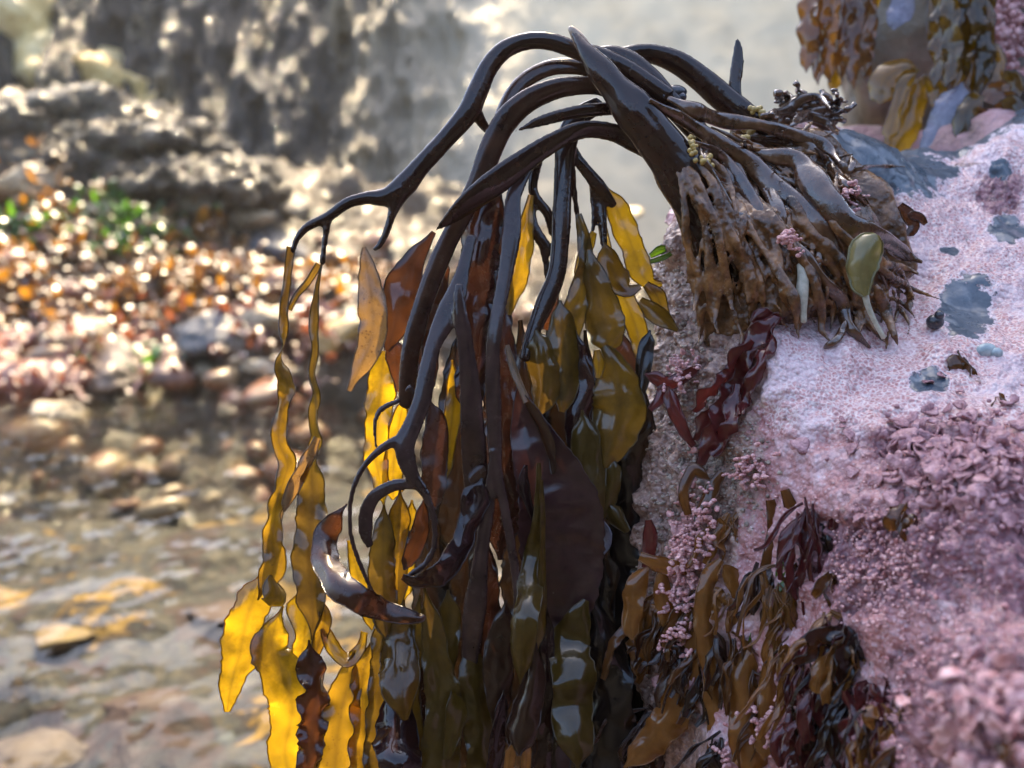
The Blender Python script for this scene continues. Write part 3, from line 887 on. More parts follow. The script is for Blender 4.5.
# --- holdfast: a fibrous cone with a mat of forking haptera
mb = MB()
core = [
    ([(690, 175, 40), (724, 215, 74), (752, 262, 110), (776, 315, 120)], [4, 4, 0, 0]),
    ([(700, 150, 34), (752, 180, 70), (800, 225, 110), (832, 280, 110), (850, 320, 80)], [8, 14, 10, 8, 8]),
    ([(735, 130, 30), (788, 150, 52), (830, 185, 70), (870, 230, 70), (895, 280, 50)], [22, 26, 32, 26, 24]),
    ([(716, 240, 40), (714, 290, 40), (716, 345, 22)], [-6, -4, 2]),
    ([(780, 122, 20), (806, 108, 34), (834, 122, 26)], 52),
]
for i, (p, dz) in enumerate(core):
    tube(mb, p, dz, flat=.55, seed=i, wob=.25, sides=24)
core_me = fuse(mb, 'holdfast_core', .0012, 6)
holdfast = link('holdfast', core_me, M['holdfast'], kelp)

HAP = [
    ([(668, 98, 12), (717, 119, 13), (755, 124, 12), (788, 133, 11), (823, 145, 10), (840, 162, 7)], [-6, 8, 20, 32], 1),
    ([(650, 100, 12), (709, 136, 14), (747, 160, 15), (773, 186, 16), (802, 206, 15), (826, 232, 15), (842, 266, 9)], [-14, -6, 0, 6, 2, 0], 1),
    ([(745, 150, 12), (772, 156, 16), (797, 160, 18), (810, 178, 21), (828, 202, 23), (850, 227, 22), (884, 240, 16), (908, 256, 13), (922, 262, 7)], [6, 10, 10, 6, 6, 6], 1),
    ([(770, 130, 9), (792, 136, 10), (810, 148, 10), (814, 162, 10)], [20, 20, 14], 1),
    ([(815, 148, 8), (828, 162, 8), (840, 180, 8), (855, 193, 7), (868, 206, 6)], [22, 24, 24], 1),
    ([(690, 128, 10), (729, 148, 12), (758, 176, 12), (776, 206, 11), (786, 240, 8)], [-10, -4, -2, -4], 1),
    ([(690, 140, 9), (722, 158, 10), (745, 190, 11), (766, 226, 10), (778, 244, 6)], [-14, -10, -10], 1),
    ([(820, 205, 12), (848, 240, 12), (880, 262, 11), (905, 268, 8), (918, 274, 5)], [4, 6, 12], 0),
    ([(858, 250, 10), (884, 272, 10), (906, 286, 7), (914, 300, 5)], [8, 14], 0),
    ([(788, 235, 9), (812, 264, 10), (828, 286, 11), (842, 302, 10), (847, 324, 9), (870, 348, 6)], [-14, -16, -18, -20], 1),
    ([(800, 250, 9), (820, 300, 10), (822, 330, 8), (834, 345, 5)], [-14, -20], 0),
    ([(850, 268, 8), (862, 300, 6), (872, 325, 6), (890, 346, 4)], [-12, -16], 0),
    ([(876, 285, 12), (886, 312, 12), (894, 334, 9), (898, 346, 4)], [-6, -12], 0),
    ([(895, 262, 9), (908, 290, 9), (910, 312, 6)], [6, 2], 0),
    ([(846, 320, 7), (838, 338, 8), (824, 348, 5)], [-20, -22], 1),
    ([(812, 170, 9), (800, 190, 9), (792, 206, 9)], [8, 4], 1),
    ([(838, 160, 8), (846, 172, 9), (852, 166, 6), (852, 156, 4)], [26, 30], 1),
    ([(780, 178, 8), (800, 186, 8), (815, 184, 8)], [2, 4], 1),
    ([(760, 118, 8), (782, 112, 9), (802, 100, 9), (818, 98, 8), (830, 108, 5)], [26, 40, 48], 1),
    ([(790, 126, 8), (806, 116, 9), (826, 122, 8), (838, 134, 6)], [40, 46, 46], 1),
]
N_STR = [len(HAP), len(HAP) + 17]
for i in range(17):      # long fibrous strands running down out of the stipe
    f_ = i / 16
    x0, y0 = 672 + 62 * f_ + random.uniform(-4, 4), 150 + 12 * f_ + random.uniform(-14, 20)
    x1, y1 = 692 + 150 * f_ + random.uniform(-16, 16), 348 - 22 * f_ + random.uniform(-40, 4)
    w0 = random.uniform(5, 11)
    q = []
    for k in np.linspace(0, 1, 6):
        kk = 1 - (1 - k) ** 1.7
        q.append((x0 + (x1 - x0) * kk + random.uniform(-6, 6), y0 + (y1 - y0) * k, w0 * random.uniform(.7, 1.2)))
    HAP.append((q, 0, 0))
for i in range(46):      # forking, crossing roots fanning out over the mat
    x, y = random.uniform(690, 800), random.uniform(120, 215)
    if y < 120 + (x - 740) * .25:
        y += 30
    h_ = R(random.uniform(10, 62))
    q, w0 = [], random.uniform(4, 8.5)
    for k in range(random.randint(6, 9)):
        q.append((x, y, w0 * (1 - .05 * k)))
        h_ += random.gauss(.03, .22)
        x, y = x + 17 * math.cos(h_), y + 17 * math.sin(h_)
    HAP.append((q, 0, random.random() < .5))
    if random.random() < .7:
        x, y, _w = q[len(q) // 2]
        h_ += random.choice([-.7, .7])
        b_ = []
        for k in range(4):
            b_.append((x, y, w0 * .75))
            h_ += random.gauss(0, .2)
            x, y = x + 13 * math.cos(h_), y + 13 * math.sin(h_)
        HAP.append((b_, 0, 0))
for i in range(64):      # finer rootlets through the mat
    x, y = random.uniform(700, 900), random.uniform(215, 315)
    if x > 780 and y < 240:
        y += 50
    L = random.uniform(20, 60)
    a = R(random.uniform(15, 120)) if x > 770 else R(random.uniform(60, 120))
    p = [(x + math.cos(a) * L * k + random.uniform(-4, 4), y + math.sin(a) * L * k + random.uniform(-2, 2), random.uniform(3.5, 7) * (1 - .4 * k)) for k in (0, .35, .7, 1)]
    HAP.append((p, [random.uniform(-26, -14) if x < 860 else random.uniform(-10, 0)] * 2, 0))
def obj_verts(o):
    m_ = o.data
    q = np.empty(len(m_.vertices) * 3, np.float32)
    m_.vertices.foreach_get('co', q)
    q = q.reshape(-1, 3).astype(float)
    w_ = Vector((0, 0, 0))
    while o is not None:
        w_ += Vector(o.location)
        o = o.parent
    return q + np.array(w_)


HX, HY, HD = project(np.vstack([obj_verts(holdfast), obj_verts(sB), obj_verts(sD), obj_verts(sC), G2[::2, ::2].reshape(-1, 3)]))
CX, CY, CD = project(np.vstack([obj_verts(holdfast), obj_verts(sB)]))


def hug(px, py, r=5.0):
    m_ = (HX - px) ** 2 + (HY - py) ** 2 < r * r
    if not m_.any():
        return 30.0
    return (float(HD[m_].min()) - D0) * 1000


def hug_path(p, lift=.22, deep=False):
    n_ = max(6, int(len(p) * 3))
    Q = spline(np.array([(a[0], a[1], 0, a[2]) for a in p]), n_)
    e = np.array([hug(q[0], q[1]) for q in Q])
    e = np.minimum(e, np.minimum(np.roll(e, 1), np.roll(e, -1)) + 4)
    for _ in range(3):
        e[1:-1] = (e[:-2] + e[1:-1] * 2 + e[2:]) / 4
    k_ = np.linspace(0, 1, n_)
    off = -Q[:, 3] * .42 * lift * 2
    off = off + (7.5 if deep else 3.5) * (1 - sstep(0, .45 if deep else .14, k_)) + 2.5 * sstep(.8, 1, k_)
    return [(q[0], q[1], max(q[3], 2) * (.3 + .7 * a_) * (.4 + .6 * b_), ee + o_) for q, ee, o_, a_, b_ in zip(Q, e, off, sstep(0, .2, k_), 1 - sstep(.85, 1, k_))]


def w_long(i):
    return N_STR[0] <= i < N_STR[1]


mass = MB()
mass.add(obj_verts(holdfast), [tuple(p.vertices) for p in core_me.polygons])
for i, (p, dz, pale) in enumerate(HAP):
    k_ = 1.2 if pale else (1.25 if w_long(i) else 1.0)
    p = [(a[0], a[1], a[2] * k_) for a in p]
    hp = hug_path(p, .35 if pale else (.62 if w_long(i) else .7), w_long(i))
    if pale:
        mb = MB()
        tube(mb, hp, 0, flat=.4, seed=i, wob=.3, sides=12, step=.0012)
        link('hapteron', mb.mesh('hapteron'), M['hapteron'], holdfast)
    else:
        tube(mass, hp, 0, flat=.75, seed=i, wob=.3, sides=10, step=.0014)
me = fuse(mass, 'holdfast', .00055, 2)
nv = len(me.vertices)
Vv = np.empty(nv * 3, np.float32)
me.vertices.foreach_get('co', Vv)
Vv = Vv.reshape(-1, 3).astype(float)
Nn = np.array([v.normal[:] for v in me.vertices])
st = np.stack([Vv[:, 0] * 260, Vv[:, 1] * 160, Vv[:, 2] * 60], 1)
Vv += Nn * (fbm(st, 3, 51) * .0003 + fbm(Vv * 420, 2, 57) * .00022)[:, None]
me.vertices.foreach_set('co', Vv.astype(np.float32).reshape(-1))
me.materials.append(M['holdfast'])
holdfast.data = me
# frilly knobs on the crown of the holdfast
mb = MB()


def bead(mb, c, r, seg=8, squash=(1, 1, 1)):
    V, F = [], []
    for i in range(1, seg // 2 + 2):
        ph = math.pi * i / (seg // 2 + 2)
        for j in range(seg):
            th = 2 * math.pi * j / seg
            V.append((math.sin(ph) * math.cos(th), math.sin(ph) * math.sin(th), math.cos(ph)))
    m = seg // 2 + 1
    V += [(0, 0, 1), (0, 0, -1)]
    for i in range(m - 1):
        for j in range(seg):
            k = (j + 1) % seg
            F.append((i * seg + j, (i + 1) * seg + j, (i + 1) * seg + k, i * seg + k))
    for j in range(seg):
        k = (j + 1) % seg
        F.append((m * seg, j, k))
        F.append((m * seg + 1, (m - 1) * seg + k, (m - 1) * seg + j))
    mb.add(np.array(V) * r * np.array(squash) + np.asarray(c), F)


for i in range(60):
    a = random.random()
    x = 776 + 62 * a + random.gauss(0, 6)
    y = 122 - 22 * math.sin(a * 2.6) + random.gauss(0, 8)
    e = hug(x, y, 6)
    e = 50 if e > 80 else e
    bead(mb, at(x, y, D0 + (e - .6) * .001), random.uniform(.0008, .0019), 8, (1, random.uniform(.5, 1.5), random.uniform(.4, .9)))
for i in range(26):
    a = random.random()
    x = 772 + 68 * a + random.gauss(0, 5)
    y = 122 - 22 * math.sin(a * 2.6) + random.gauss(0, 7)
    q, h_ = [], random.uniform(0, 6.28)
    for k in range(5):
        q.append((x, y, random.uniform(4, 7)))
        h_ += random.uniform(-1.1, 1.1)
        x, y = x + 6 * math.cos(h_), y + 4 * math.sin(h_)
    q = [(u_[0], u_[1], u_[2], min(hug(u_[0], u_[1], 7), 52) - random.uniform(.5, 2.5)) for u_ in q]
    tube(mb, q, 0, flat=.6, seed=i, wob=.3, sides=10, step=.001)
link('knobs', mb.mesh('knobs'), M['hapteron'], holdfast)['label'] = 'frilly knobbed crown of the holdfast'

# ------------------------------------------------------------------ small life on kelp and rock
def egg_cluster(spots, label):
    m_ = MB()
    for x, y, dz, r in spots:
        bead(m_, at(x, y, D0 + (hug(x, y, 6) - r * .2) * .001), r / FPX * D0, 10)
    o = link('egg_cluster', m_.mesh('egg_cluster'), M['egg'])
    tag(o, label, 'egg cluster', 'pale yellow egg clusters on the kelp')


def surf_dz(x, y, lo):
    return lo


egg_cluster([(random.gauss(690, 3) + t * 16 + random.gauss(0, 4), 140 + t * 22 + random.gauss(0, 4), -24 + random.uniform(-1, 2), random.uniform(1.8, 3.4)) for t in np.linspace(0, 1, 22)], 'long streak of pale yellow eggs on the thick stipe')
egg_cluster([(random.gauss(714, 5), random.gauss(158, 5), -19 + random.uniform(-1, 1), random.uniform(2, 3.4)) for t in range(14)], 'small round patch of yellow eggs on the stipe beside the long streak')
egg_cluster([(random.gauss(749, 6), random.gauss(133, 5), -4 + random.uniform(-1, 2), random.uniform(2.2, 4)) for t in range(14)], 'yellow eggs caught between the upper haptera of the holdfast')
egg_cluster([(random.gauss(756, 6), random.gauss(110, 3), 18 + random.uniform(-1, 2), random.uniform(2.2, 4)) for t in range(9)], 'yellow eggs at the foot of the upright stub')

# mussel by the arch
mb = MB()
bead(mb, at(675, 92, D0 + .004), .0042, 16, (1.2, .7, .7))
bead(mb, at(664, 96, D0 + .001), .0016, 10)
bead(mb, at(682, 97, D0 + .003), .002, 10)
tag(link('mussel', mb.mesh('mussel'), M['snail']), 'small black mussel lodged under the arching stipes', 'mussel')

# pale oval sporeling on a stalk
osp = empty('sporeling', at(880, 335, .40), 'pale olive oval young blade standing on a thin stalk in the holdfast', 'young kelp')
mb = MB()
ribbon(mb, [(866, 296, 5), (862, 286, 19), (861, 272, 29), (864, 256, 34), (869, 245, 32), (874, 237, 20), (876, 234, 6)], -26, roll=.1, rollamp=.1, curl=.5, thin=(.6, 1, 1), rim=.0006, nu=13, seed=3)
mt = mat_blade('sporeling_blade', (.28, .25, .10), (.62, .52, .12), .5, .2)
mb.build('blade', mt, osp)
mb = MB()
tube(mb, [(865, 294, 7), (868, 306, 6), (875, 322, 5), (884, 338, 5)], -24, flat=.8)
mb.build('stalk', M['stick'], osp)
# pale tube standing in the holdfast
mb = MB()
tube(mb, [(800, 264, 5), (803, 278, 8), (802, 296, 9), (804, 322, 7)], [-17, -19], flat=.8, wob=.5)
tag(link('worm_tube', mb.mesh('worm_tube'), M['stick']), 'pale grey-green worm tube upright among the haptera', 'worm tube')


def coral_tuft(px, py, n, rad, dz=None, mat='coralline', size=1.0, name='coralline_tuft'):
    m_ = MB()
    p, nn, d = on_rock(px, py)
    if dz is not None:
        p = at(px, py, D0 + dz * .001)
    for i in range(n):
        o = np.array([random.gauss(0, 1) for _ in range(3)]) * rad
        o = o - nn * (o @ nn) * .6
        c = p + o
        dirv = nn + np.array([random.gauss(0, .5) for _ in range(3)])
        dirv /= np.linalg.norm(dirv)
        for k in range(3):
            bead(m_, c + dirv * (k * .0013 * size), .0011 * size * random.uniform(.7, 1.25) * (1 - .12 * k), 6, (1, 1, random.uniform(.5, 1)))
    return link(name, m_.mesh(name), M[mat])


tag(coral_tuft(850, 197, 26, .0035, -3), 'small pink coralline tuft on the pale haptera beside bare slate', 'coralline algae')
tag(coral_tuft(787, 241, 22, .0028, -23), 'small pink coralline tuft hanging in the middle of the holdfast', 'coralline algae')
tag(coral_tuft(684, 372, 40, .0045, -2), 'lilac coralline tuft on the rock left of the red fronds', 'coralline algae')
tag(coral_tuft(700, 520, 60, .0055, -20), 'knobbly pink coralline clump above the amber weeds', 'coralline algae')
for k, (x, y) in enumerate([(690, 545), (686, 570), (680, 600), (684, 628), (678, 650)]):
    tag(coral_tuft(x, y, 44, .0042, -20 + k), 'pink coralline frill in the column down the rock edge', 'coralline algae', 'pink coralline frills down the rock edge')
tag(coral_tuft(748, 470, 44, .0045, -30), 'lilac-pink coralline clump beside the green weed tip', 'coralline algae')
tag(coral_tuft(770, 730, 40, .0055, -45), 'pink coralline patch low on the rock among amber weeds', 'coralline algae')
tag(coral_tuft(725, 745, 30, .004, -30), 'pink coralline patch beside the broad amber frond at the bottom', 'coralline algae')

# snails, shell bits
mb = MB()
p, nn, d = on_rock(934, 325)
bead(mb, p + nn * .002, .0035, 16, (1, .9, .9))
bead(mb, p + nn * .0045 + np.array([.0012, 0, .001]), .002, 12)
tag(link('sea_snail', mb.mesh('sea_snail'), M['snail']), 'tiny dark round snail on the lilac crust beside bare slate', 'snail')
mb = MB()
for x, y, r, q in [(986, 351, .0045, (1.2, .8, .5)), (996, 354, .003, (1, .8, .5))]:
    p, nn, d = on_rock(x, y)
    bead(mb, p + nn * .0008, r * .8, 14, (q[0], .7, .9))
tag(link('shell', mb.mesh('shell'), M['shell_blue']), 'small pale turquoise shell on the pink crust at right', 'shell')

# red flake, red fronds
def frond(name, strands, mat, label, cat, group=None, **kw):
    m_ = MB()
    for st_ in strands:
        SEED[0] += 1
        k2 = dict(kw)
        if st_[1] == 'hug':
            lift_ = st_[3] if len(st_) > 3 else 3.0
            st_ = ([(q[0], q[1], q[2], hug(q[0], q[1], 6) - lift_ * (.4 + random.random())) for q in st_[0]], 0) + tuple(st_[2:3])
        if len(st_) > 2:
            k2.update(st_[2])
        ribbon(m_, st_[0], st_[1], seed=SEED[0], **k2)
    o = link(name, m_.mesh(name), M[mat])
    tag(o, label, cat, group)
    return o


frond('red_seaweed', [
    ([(776, 316, 8), (768, 328, 16), (756, 340, 18), (746, 356, 18), (736, 378, 20), (726, 402, 22), (716, 428, 20), (706, 450, 14), (698, 468, 5)], 'hug', {'roll': .3}, 4),
    ([(774, 320, 8), (770, 340, 15), (762, 358, 16), (754, 378, 14), (744, 398, 12), (740, 414, 5)], 'hug', {'roll': -.5}, 5),
    ([(752, 340, 8), (740, 352, 16), (730, 370, 16), (716, 388, 16), (702, 402, 14), (694, 412, 4)], 'hug', {'roll': .5}, 6),
    ([(736, 384, 8), (734, 404, 14), (728, 424, 13), (722, 444, 11), (712, 456, 4)], 'hug', {'roll': -.6}, 5),
    ([(722, 404, 7), (708, 416, 12), (700, 430, 10), (694, 440, 4)], 'hug', {'roll': .7}, 3),
    ([(780, 316, 8), (772, 318, 14), (758, 316, 12), (752, 322, 5)], 'hug', {'roll': .2}, 5),
], 'red', 'translucent wine-red seaweed frond draped from the holdfast over the pink rock', 'red seaweed', ruf=.55, rf=90, wobble=.35, curl=.3, serr=.12, rollamp=.9)
frond('red_seaweed', [
    ([(645, 374, 10), (656, 378, 14), (668, 384, 14), (684, 376, 12), (700, 366, 8)], [0, -6]),
    ([(664, 384, 12), (660, 398, 10), (650, 410, 5)], -4),
    ([(668, 386, 12), (674, 408, 14), (684, 432, 10), (694, 446, 5)], [-6, -8]),
], 'red', 'small red forked seaweed beside the dark gap under the kelp', 'red seaweed', ruf=.2)
frond('red_seaweed', [([(648, 520, 6), (650, 536, 14), (648, 556, 12), (644, 568, 4)], -4)], 'red', 'small dark red leaf low by the kelp bundle', 'red seaweed')
frond('red_seaweed', [([(900, 205, 6), (908, 214, 12), (914, 226, 10), (908, 236, 8)], 2), ([(908, 214, 8), (920, 218, 8), (926, 224, 4)], 0)], 'rust', 'curled orange-red flake of weed at the right end of the holdfast', 'red seaweed')
for k, (x, y, dz) in enumerate([(838, 700, -60), (872, 650, -68), (806, 745, -58), (862, 728, -70), (888, 700, -80)]):
    frond('red_seaweed', [([(x + random.uniform(-14, 14) , y - 20, 8), (x + random.uniform(-12, 12), y, 20), (x + random.uniform(-14, 14), y + 24, 18), (x + random.uniform(-20, 20), y + 46, 6)], dz - 4, {'roll': random.uniform(-.6, .6)}) for q in range(4)],
          'red', 'blurred wine-red tuft low on the near face of the rock', 'red seaweed', 'wine-red tufts low on the rock', ruf=.4, wobble=.2)

# green bits
frond('green_seaweed', [
    ([(772, 512, 4), (784, 492, 10), (796, 472, 14), (806, 462, 12), (810, 456, 5)], -36),
    ([(790, 486, 6), (784, 470, 8), (788, 460, 4)], -36),
], 'green', 'bright green sea lettuce tip above the amber weeds', 'green seaweed', ruf=.3)
frond('green_seaweed', [([(743, 668, 4), (750, 645, 5), (758, 620, 5), (763, 606, 3)], -36)], 'green', 'thin green blade of weed among amber fronds', 'green seaweed')
frond('green_seaweed', [([(778, 590, 5), (788, 578, 12), (796, 572, 8)], -44), ([(782, 588, 4), (780, 574, 8), (784, 562, 4)], -42)], 'green', 'small pale green scrap in the middle of the amber weeds', 'green seaweed')
frond('green_seaweed', [([(650, 256, 4), (660, 250, 8), (668, 248, 5)], 22), ([(648, 262, 3), (662, 258, 5), (674, 252, 3)], 20)], 'green', 'tiny green and purple scrap behind the yellow blade', 'green seaweed')

# broad amber fronds hanging over the lower face of the rock
AMB = [
    ([([(640, 556, 8), (662, 565, 16), (690, 568, 14), (706, 566, 5)], -14), ([(650, 566, 12), (636, 584, 20), (630, 610, 22), (632, 640, 14)], -8), ([(660, 568, 12), (664, 600, 18), (668, 630, 12)], -12)], 'amber', 'amber frond arching out from the rock beside the dark blades'),
    ([([(722, 472, 8), (712, 488, 14), (704, 505, 12), (696, 522, 5)], -20), ([(710, 480, 12), (694, 470, 12), (684, 492, 10), (688, 515, 6)], -18)], 'amberdark', 'olive-brown frond pointing down below the red fronds'),
    ([([(716, 520, 8), (722, 530, 14), (718, 546, 8)], -24)], 'amber', 'small amber leaf stuck on the pink coralline column'),
    ([([(712, 590, 8), (702, 620, 14), (690, 660, 22), (672, 710, 34), (646, 745, 30), (624, 768, 14)], [-24, -22, -14, -8]), ([(706, 600, 8), (708, 650, 14), (714, 710, 18), (716, 780, 18)], -26)], 'amber', 'long broad amber frond sweeping down to the left at the bottom'),
    ([([(722, 560, 6), (710, 575, 16), (704, 600, 18), (706, 640, 20), (712, 690, 14)], -28), ([(724, 565, 10), (735, 580, 18), (740, 600, 14)], -30)], 'amber', 'glossy amber frond folded over beside the coralline column'),
    ([([(770, 500, 8), (776, 530, 16), (772, 560, 20), (766, 600, 14)], -38), ([(784, 490, 8), (794, 520, 18), (792, 560, 14)], -42)], 'amberdark', 'brown fronds hanging below the bright green tip'),
    ([([(750, 640, 10), (744, 680, 30), (748, 720, 42), (752, 775, 40)], [-36, -42]), ([(770, 650, 10), (768, 700, 22), (764, 760, 20)], -44)], 'amber', 'wide glossy amber blade at the bottom centre of the rock'),
]
for st_, mt, lb in AMB:
    frond('brown_seaweed', st_, mt, lb, 'brown seaweed', 'amber-brown weeds on the rock', ruf=.3, wobble=.15, curl=.35, thin=(.5, .9))


def tuft(px, py, n, L, w, mat, label, group, spread=10, out=3.6, cat='seaweed'):
    m_ = MB()
    p, nn, d = on_rock(px, py)
    dz = (d - D0) * 1000
    for i in range(n):
        SEED[0] += 1
        x, y = px + random.gauss(0, spread), py + random.gauss(0, spread * .6)
        wiry = random.random() < .25
        ll = L * random.uniform(.5, 1.2) * (1.25 if wiry else 1)
        ww = random.uniform(1.8, 3.6) if wiry else w * random.uniform(.6, 1.5)
        h_, o, pts = R(90) + random.gauss(0, .7), random.uniform(.2, 1.3) * out, []
        for k in range(6):
            e = k / 5
            pts.append((x, y, ww * (.3 + 2.4 * e * (1.08 - e)), -o * (.2 + 1.6 * e * (1.2 - e)) * random.uniform(.7, 1.3)))
            h_ += random.gauss(0, .3) + (R(90) - h_) * .3
            x, y = x + ll / 5 * math.cos(h_), y + ll / 5 * math.sin(h_)
        ribbon(m_, pts, dz, roll=[random.uniform(-1.1, 1.1) for _ in range(3)], rollamp=.8, ruf=.5, rf=random.uniform(50, 130), curl=random.uniform(-.5, .6), thin=(.4, 1), seed=SEED[0], wobble=.35, serr=.1, nu=9, step=.0014)
    o = link('seaweed_tuft', m_.mesh('seaweed_tuft'), M[mat])
    tag(o, label, cat, group)


GR = 'small weed tufts covering the lower face of the rock'
for (x0, y0, x1, y1, n, lb) in [
    (630, 575, 690, 750, 9, 'small weed tuft hanging at the rock edge beside the dark kelp blades'),
    (700, 520, 770, 750, 11, 'small weed tuft hanging in the strip between coralline column and green blade'),
    (765, 480, 840, 600, 8, 'small weed tuft hanging below the green sea lettuce tip'),
    (800, 650, 900, 775, 12, 'small mixed red or brown weed tuft low on the rock beside the beaded pink turf'),
    (765, 600, 880, 770, 20, 'soft small weed tuft hanging low on the rock right of the wide amber blade'),
]:
    for i in range(n):
        tuft(random.uniform(x0, x1), random.uniform(y0, y1), random.randint(7, 12), random.uniform(30, 90), random.uniform(4, 12), random.choice(['amber', 'amberdark', 'amberdark', 'amber', 'rust', 'brown', 'red' if x0 > 750 else 'amberdark'] + (['red'] * 4 if x0 == 800 else [])), lb, GR)
for x, y, lb in [(912, 505, 'lone amber scrap on the beaded pink crust'), (960, 360, 'dark brown forked scrap of weed on the pale crust beside the shell'), (1004, 395, 'dark weed lying at the right edge of the pink crust'), (905, 690, 'blurred amber scrap low at right on the rock'), (1010, 740, 'blurred brown weed at the bottom right corner')]:
    tuft(x, y, 4, 34, 15, 'amberdark', lb, None, 8, 5)

# coralline turf and grit: uncountable crust of knobs
def scatter(name, n, regions, mat, size, label, out=.0008):
    m_ = MB()
    for i in range(n):
        x0, y0, x1, y1 = random.choice(regions)
        p, nn, d = on_rock(random.gauss((x0 + x1) / 2, (x1 - x0) / 3.2), random.gauss((y0 + y1) / 2, (y1 - y0) / 3.2))
        c = p + nn * out * random.uniform(-.3, 1.2)
        r = size * (.4 + .8 * random.random() ** 2)
        bead(m_, c, r, 6, (random.uniform(.7, 1.3), random.uniform(.7, 1.3), random.uniform(.6, 1.1)))
    o = link(name, m_.mesh(name), M[mat])
    tag(o, label, 'coralline turf', kind='stuff')


scatter('coralline_turf', 1100, [(825, 500, 930, 640), (830, 520, 915, 620), (845, 500, 950, 640), (850, 520, 920, 600), (880, 640, 960, 760), (930, 600, 1030, 768)], 'coralline', .0009, 'beaded pink coralline turf over the near face of the rock')
def plates(name, n, cx, cy, sx_, sy_, mat, label):
    m_ = MB()
    for i in range(n):
        p, nn, d = on_rock(random.gauss(cx, sx_), random.gauss(cy, sy_))
        up_ = nn + np.array([random.gauss(0, .45), random.gauss(0, .45), random.gauss(.25, .45)])
        up_ /= np.linalg.norm(up_)
        a_ = np.cross(up_, [random.gauss(0, 1), random.gauss(0, 1), random.gauss(0, 1)])
        a_ /= np.linalg.norm(a_)
        b_ = np.cross(up_, a_)
        r = .0011 + .0027 * random.random() ** 1.5
        V, ng, ph = [], 14, random.uniform(0, 6.28)
        for layer, (rr, zz) in enumerate([(.25, .10), (.8, .16), (1.0, .0), (.8, -.16), (.25, -.12)]):
            for k in range(ng):
                g = 2 * math.pi * k / ng
                wob_ = 1 + .16 * math.sin(3 * g + ph) + .09 * math.sin(7 * g + 2 * ph)
                V.append(p + nn * .0012 + r * (rr * wob_ * (math.cos(g) * a_ + math.sin(g) * b_) + (zz + .22 * rr * rr * math.sin(2 * g + ph)) * up_))
        V += [p + nn * .0012 + up_ * r * .08, p + nn * .0012 - up_ * r * .1]
        F_ = [(l * ng + k, l * ng + (k + 1) % ng, (l + 1) * ng + (k + 1) % ng, (l + 1) * ng + k) for l in range(4) for k in range(ng)]
        F_ += [(5 * ng, (k + 1) % ng, k) for k in range(ng)] + [(5 * ng + 1, 4 * ng + k, 4 * ng + (k + 1) % ng) for k in range(ng)]
        m_.add(np.array(V), F_)
    tag(link(name, m_.mesh(name), M[mat]), label, 'coralline turf', kind='stuff')


plates('coralline_plates', 330, 955, 468, 42, 28, 'coralline_dark', 'overlapping purple coralline plates on the shoulder of the rock')
plates('coralline_plates', 110, 690, 600, 10, 60, 'coralline', 'pale pink coralline plates down the rock edge')
plates('coralline_plates', 90, 1000, 715, 34, 34, 'coralline', 'blurred pink coralline plates at the lower right')
scatter('purple_turf', 260, [(880, 420, 1024, 560), (940, 430, 1024, 520)], 'coralline_dark', .0011, 'dark purple coralline ruffles over the upper near face of the rock', .0016)
scatter('grit', 1500, [(665, 200, 720, 480), (640, 380, 700, 700), (690, 420, 760, 520)], 'grit', .0009, 'coarse shelly grit stuck to the left side of the rock', .0004)

# ------------------------------------------------------------------ upper right: rock behind with its own kelp
def lump_mesh(name, c, size, seed, amp=.25, freq=2.2, sub=5, flat=1.0):
    import bmesh
    bm = bmesh.new()
    bmesh.ops.create_icosphere(bm, subdivisions=sub, radius=1)
    V = np.array([v.co[:] for v in bm.verts])
    r = 1 + amp * fbm(V * freq + seed * 3.7, 4, seed) + amp * .25 * (1 - np.abs(fbm(V * freq * 4 + seed, 3, seed + 5)))
    if name in ('stone', 'rubble_form'):
        g_ = np.random.default_rng(seed)
        pl = g_.normal(size=(15, 3))
        pl /= np.linalg.norm(pl, axis=1)[:, None]
        hh = g_.uniform(.62, 1.05, 15)
        dd = np.maximum(V @ pl.T, .05) / hh[None, :]
        r = (dd ** 9).sum(1) ** (-1 / 9.0) * (1 + .10 * fbm(V * 3.3 + seed, 4, seed + 2)) + .05 * (1 - np.abs(fbm(V * 8 + seed, 3, seed + 15)))
    V2 = V * r[:, None] * np.asarray(size) + np.asarray(c)
    for v, q in zip(bm.verts, V2):
        v.co = q
    for f in bm.faces:
        f.smooth = True
    me_ = bpy.data.meshes.new(name)
    bm.to_mesh(me_)
    bm.free()
    return me_


def mat_wet_rock(name, cols, scale=8, bumpd=.02, bs=.8, rough=(.15, .45), coat=.5, spec=.5):
    t = NT(name)
    co = t.coord()
    c = t.ramp(t.noise(scale, 7, .65, co), cols)
    h = t.math('ADD', t.noise(scale * 3, 7, .7, co), t.math('MULTIPLY', t.voro(scale * 5, co), .5))
    rg = t.ramp(t.noise(scale * 1.7, 4, .6, co), [(.35, rough[0]), (.7, rough[1])])
    return t.done(t.princ(c, rg, spec, t.bump(h, bs, bumpd), coat=coat, coat_rough=.12))


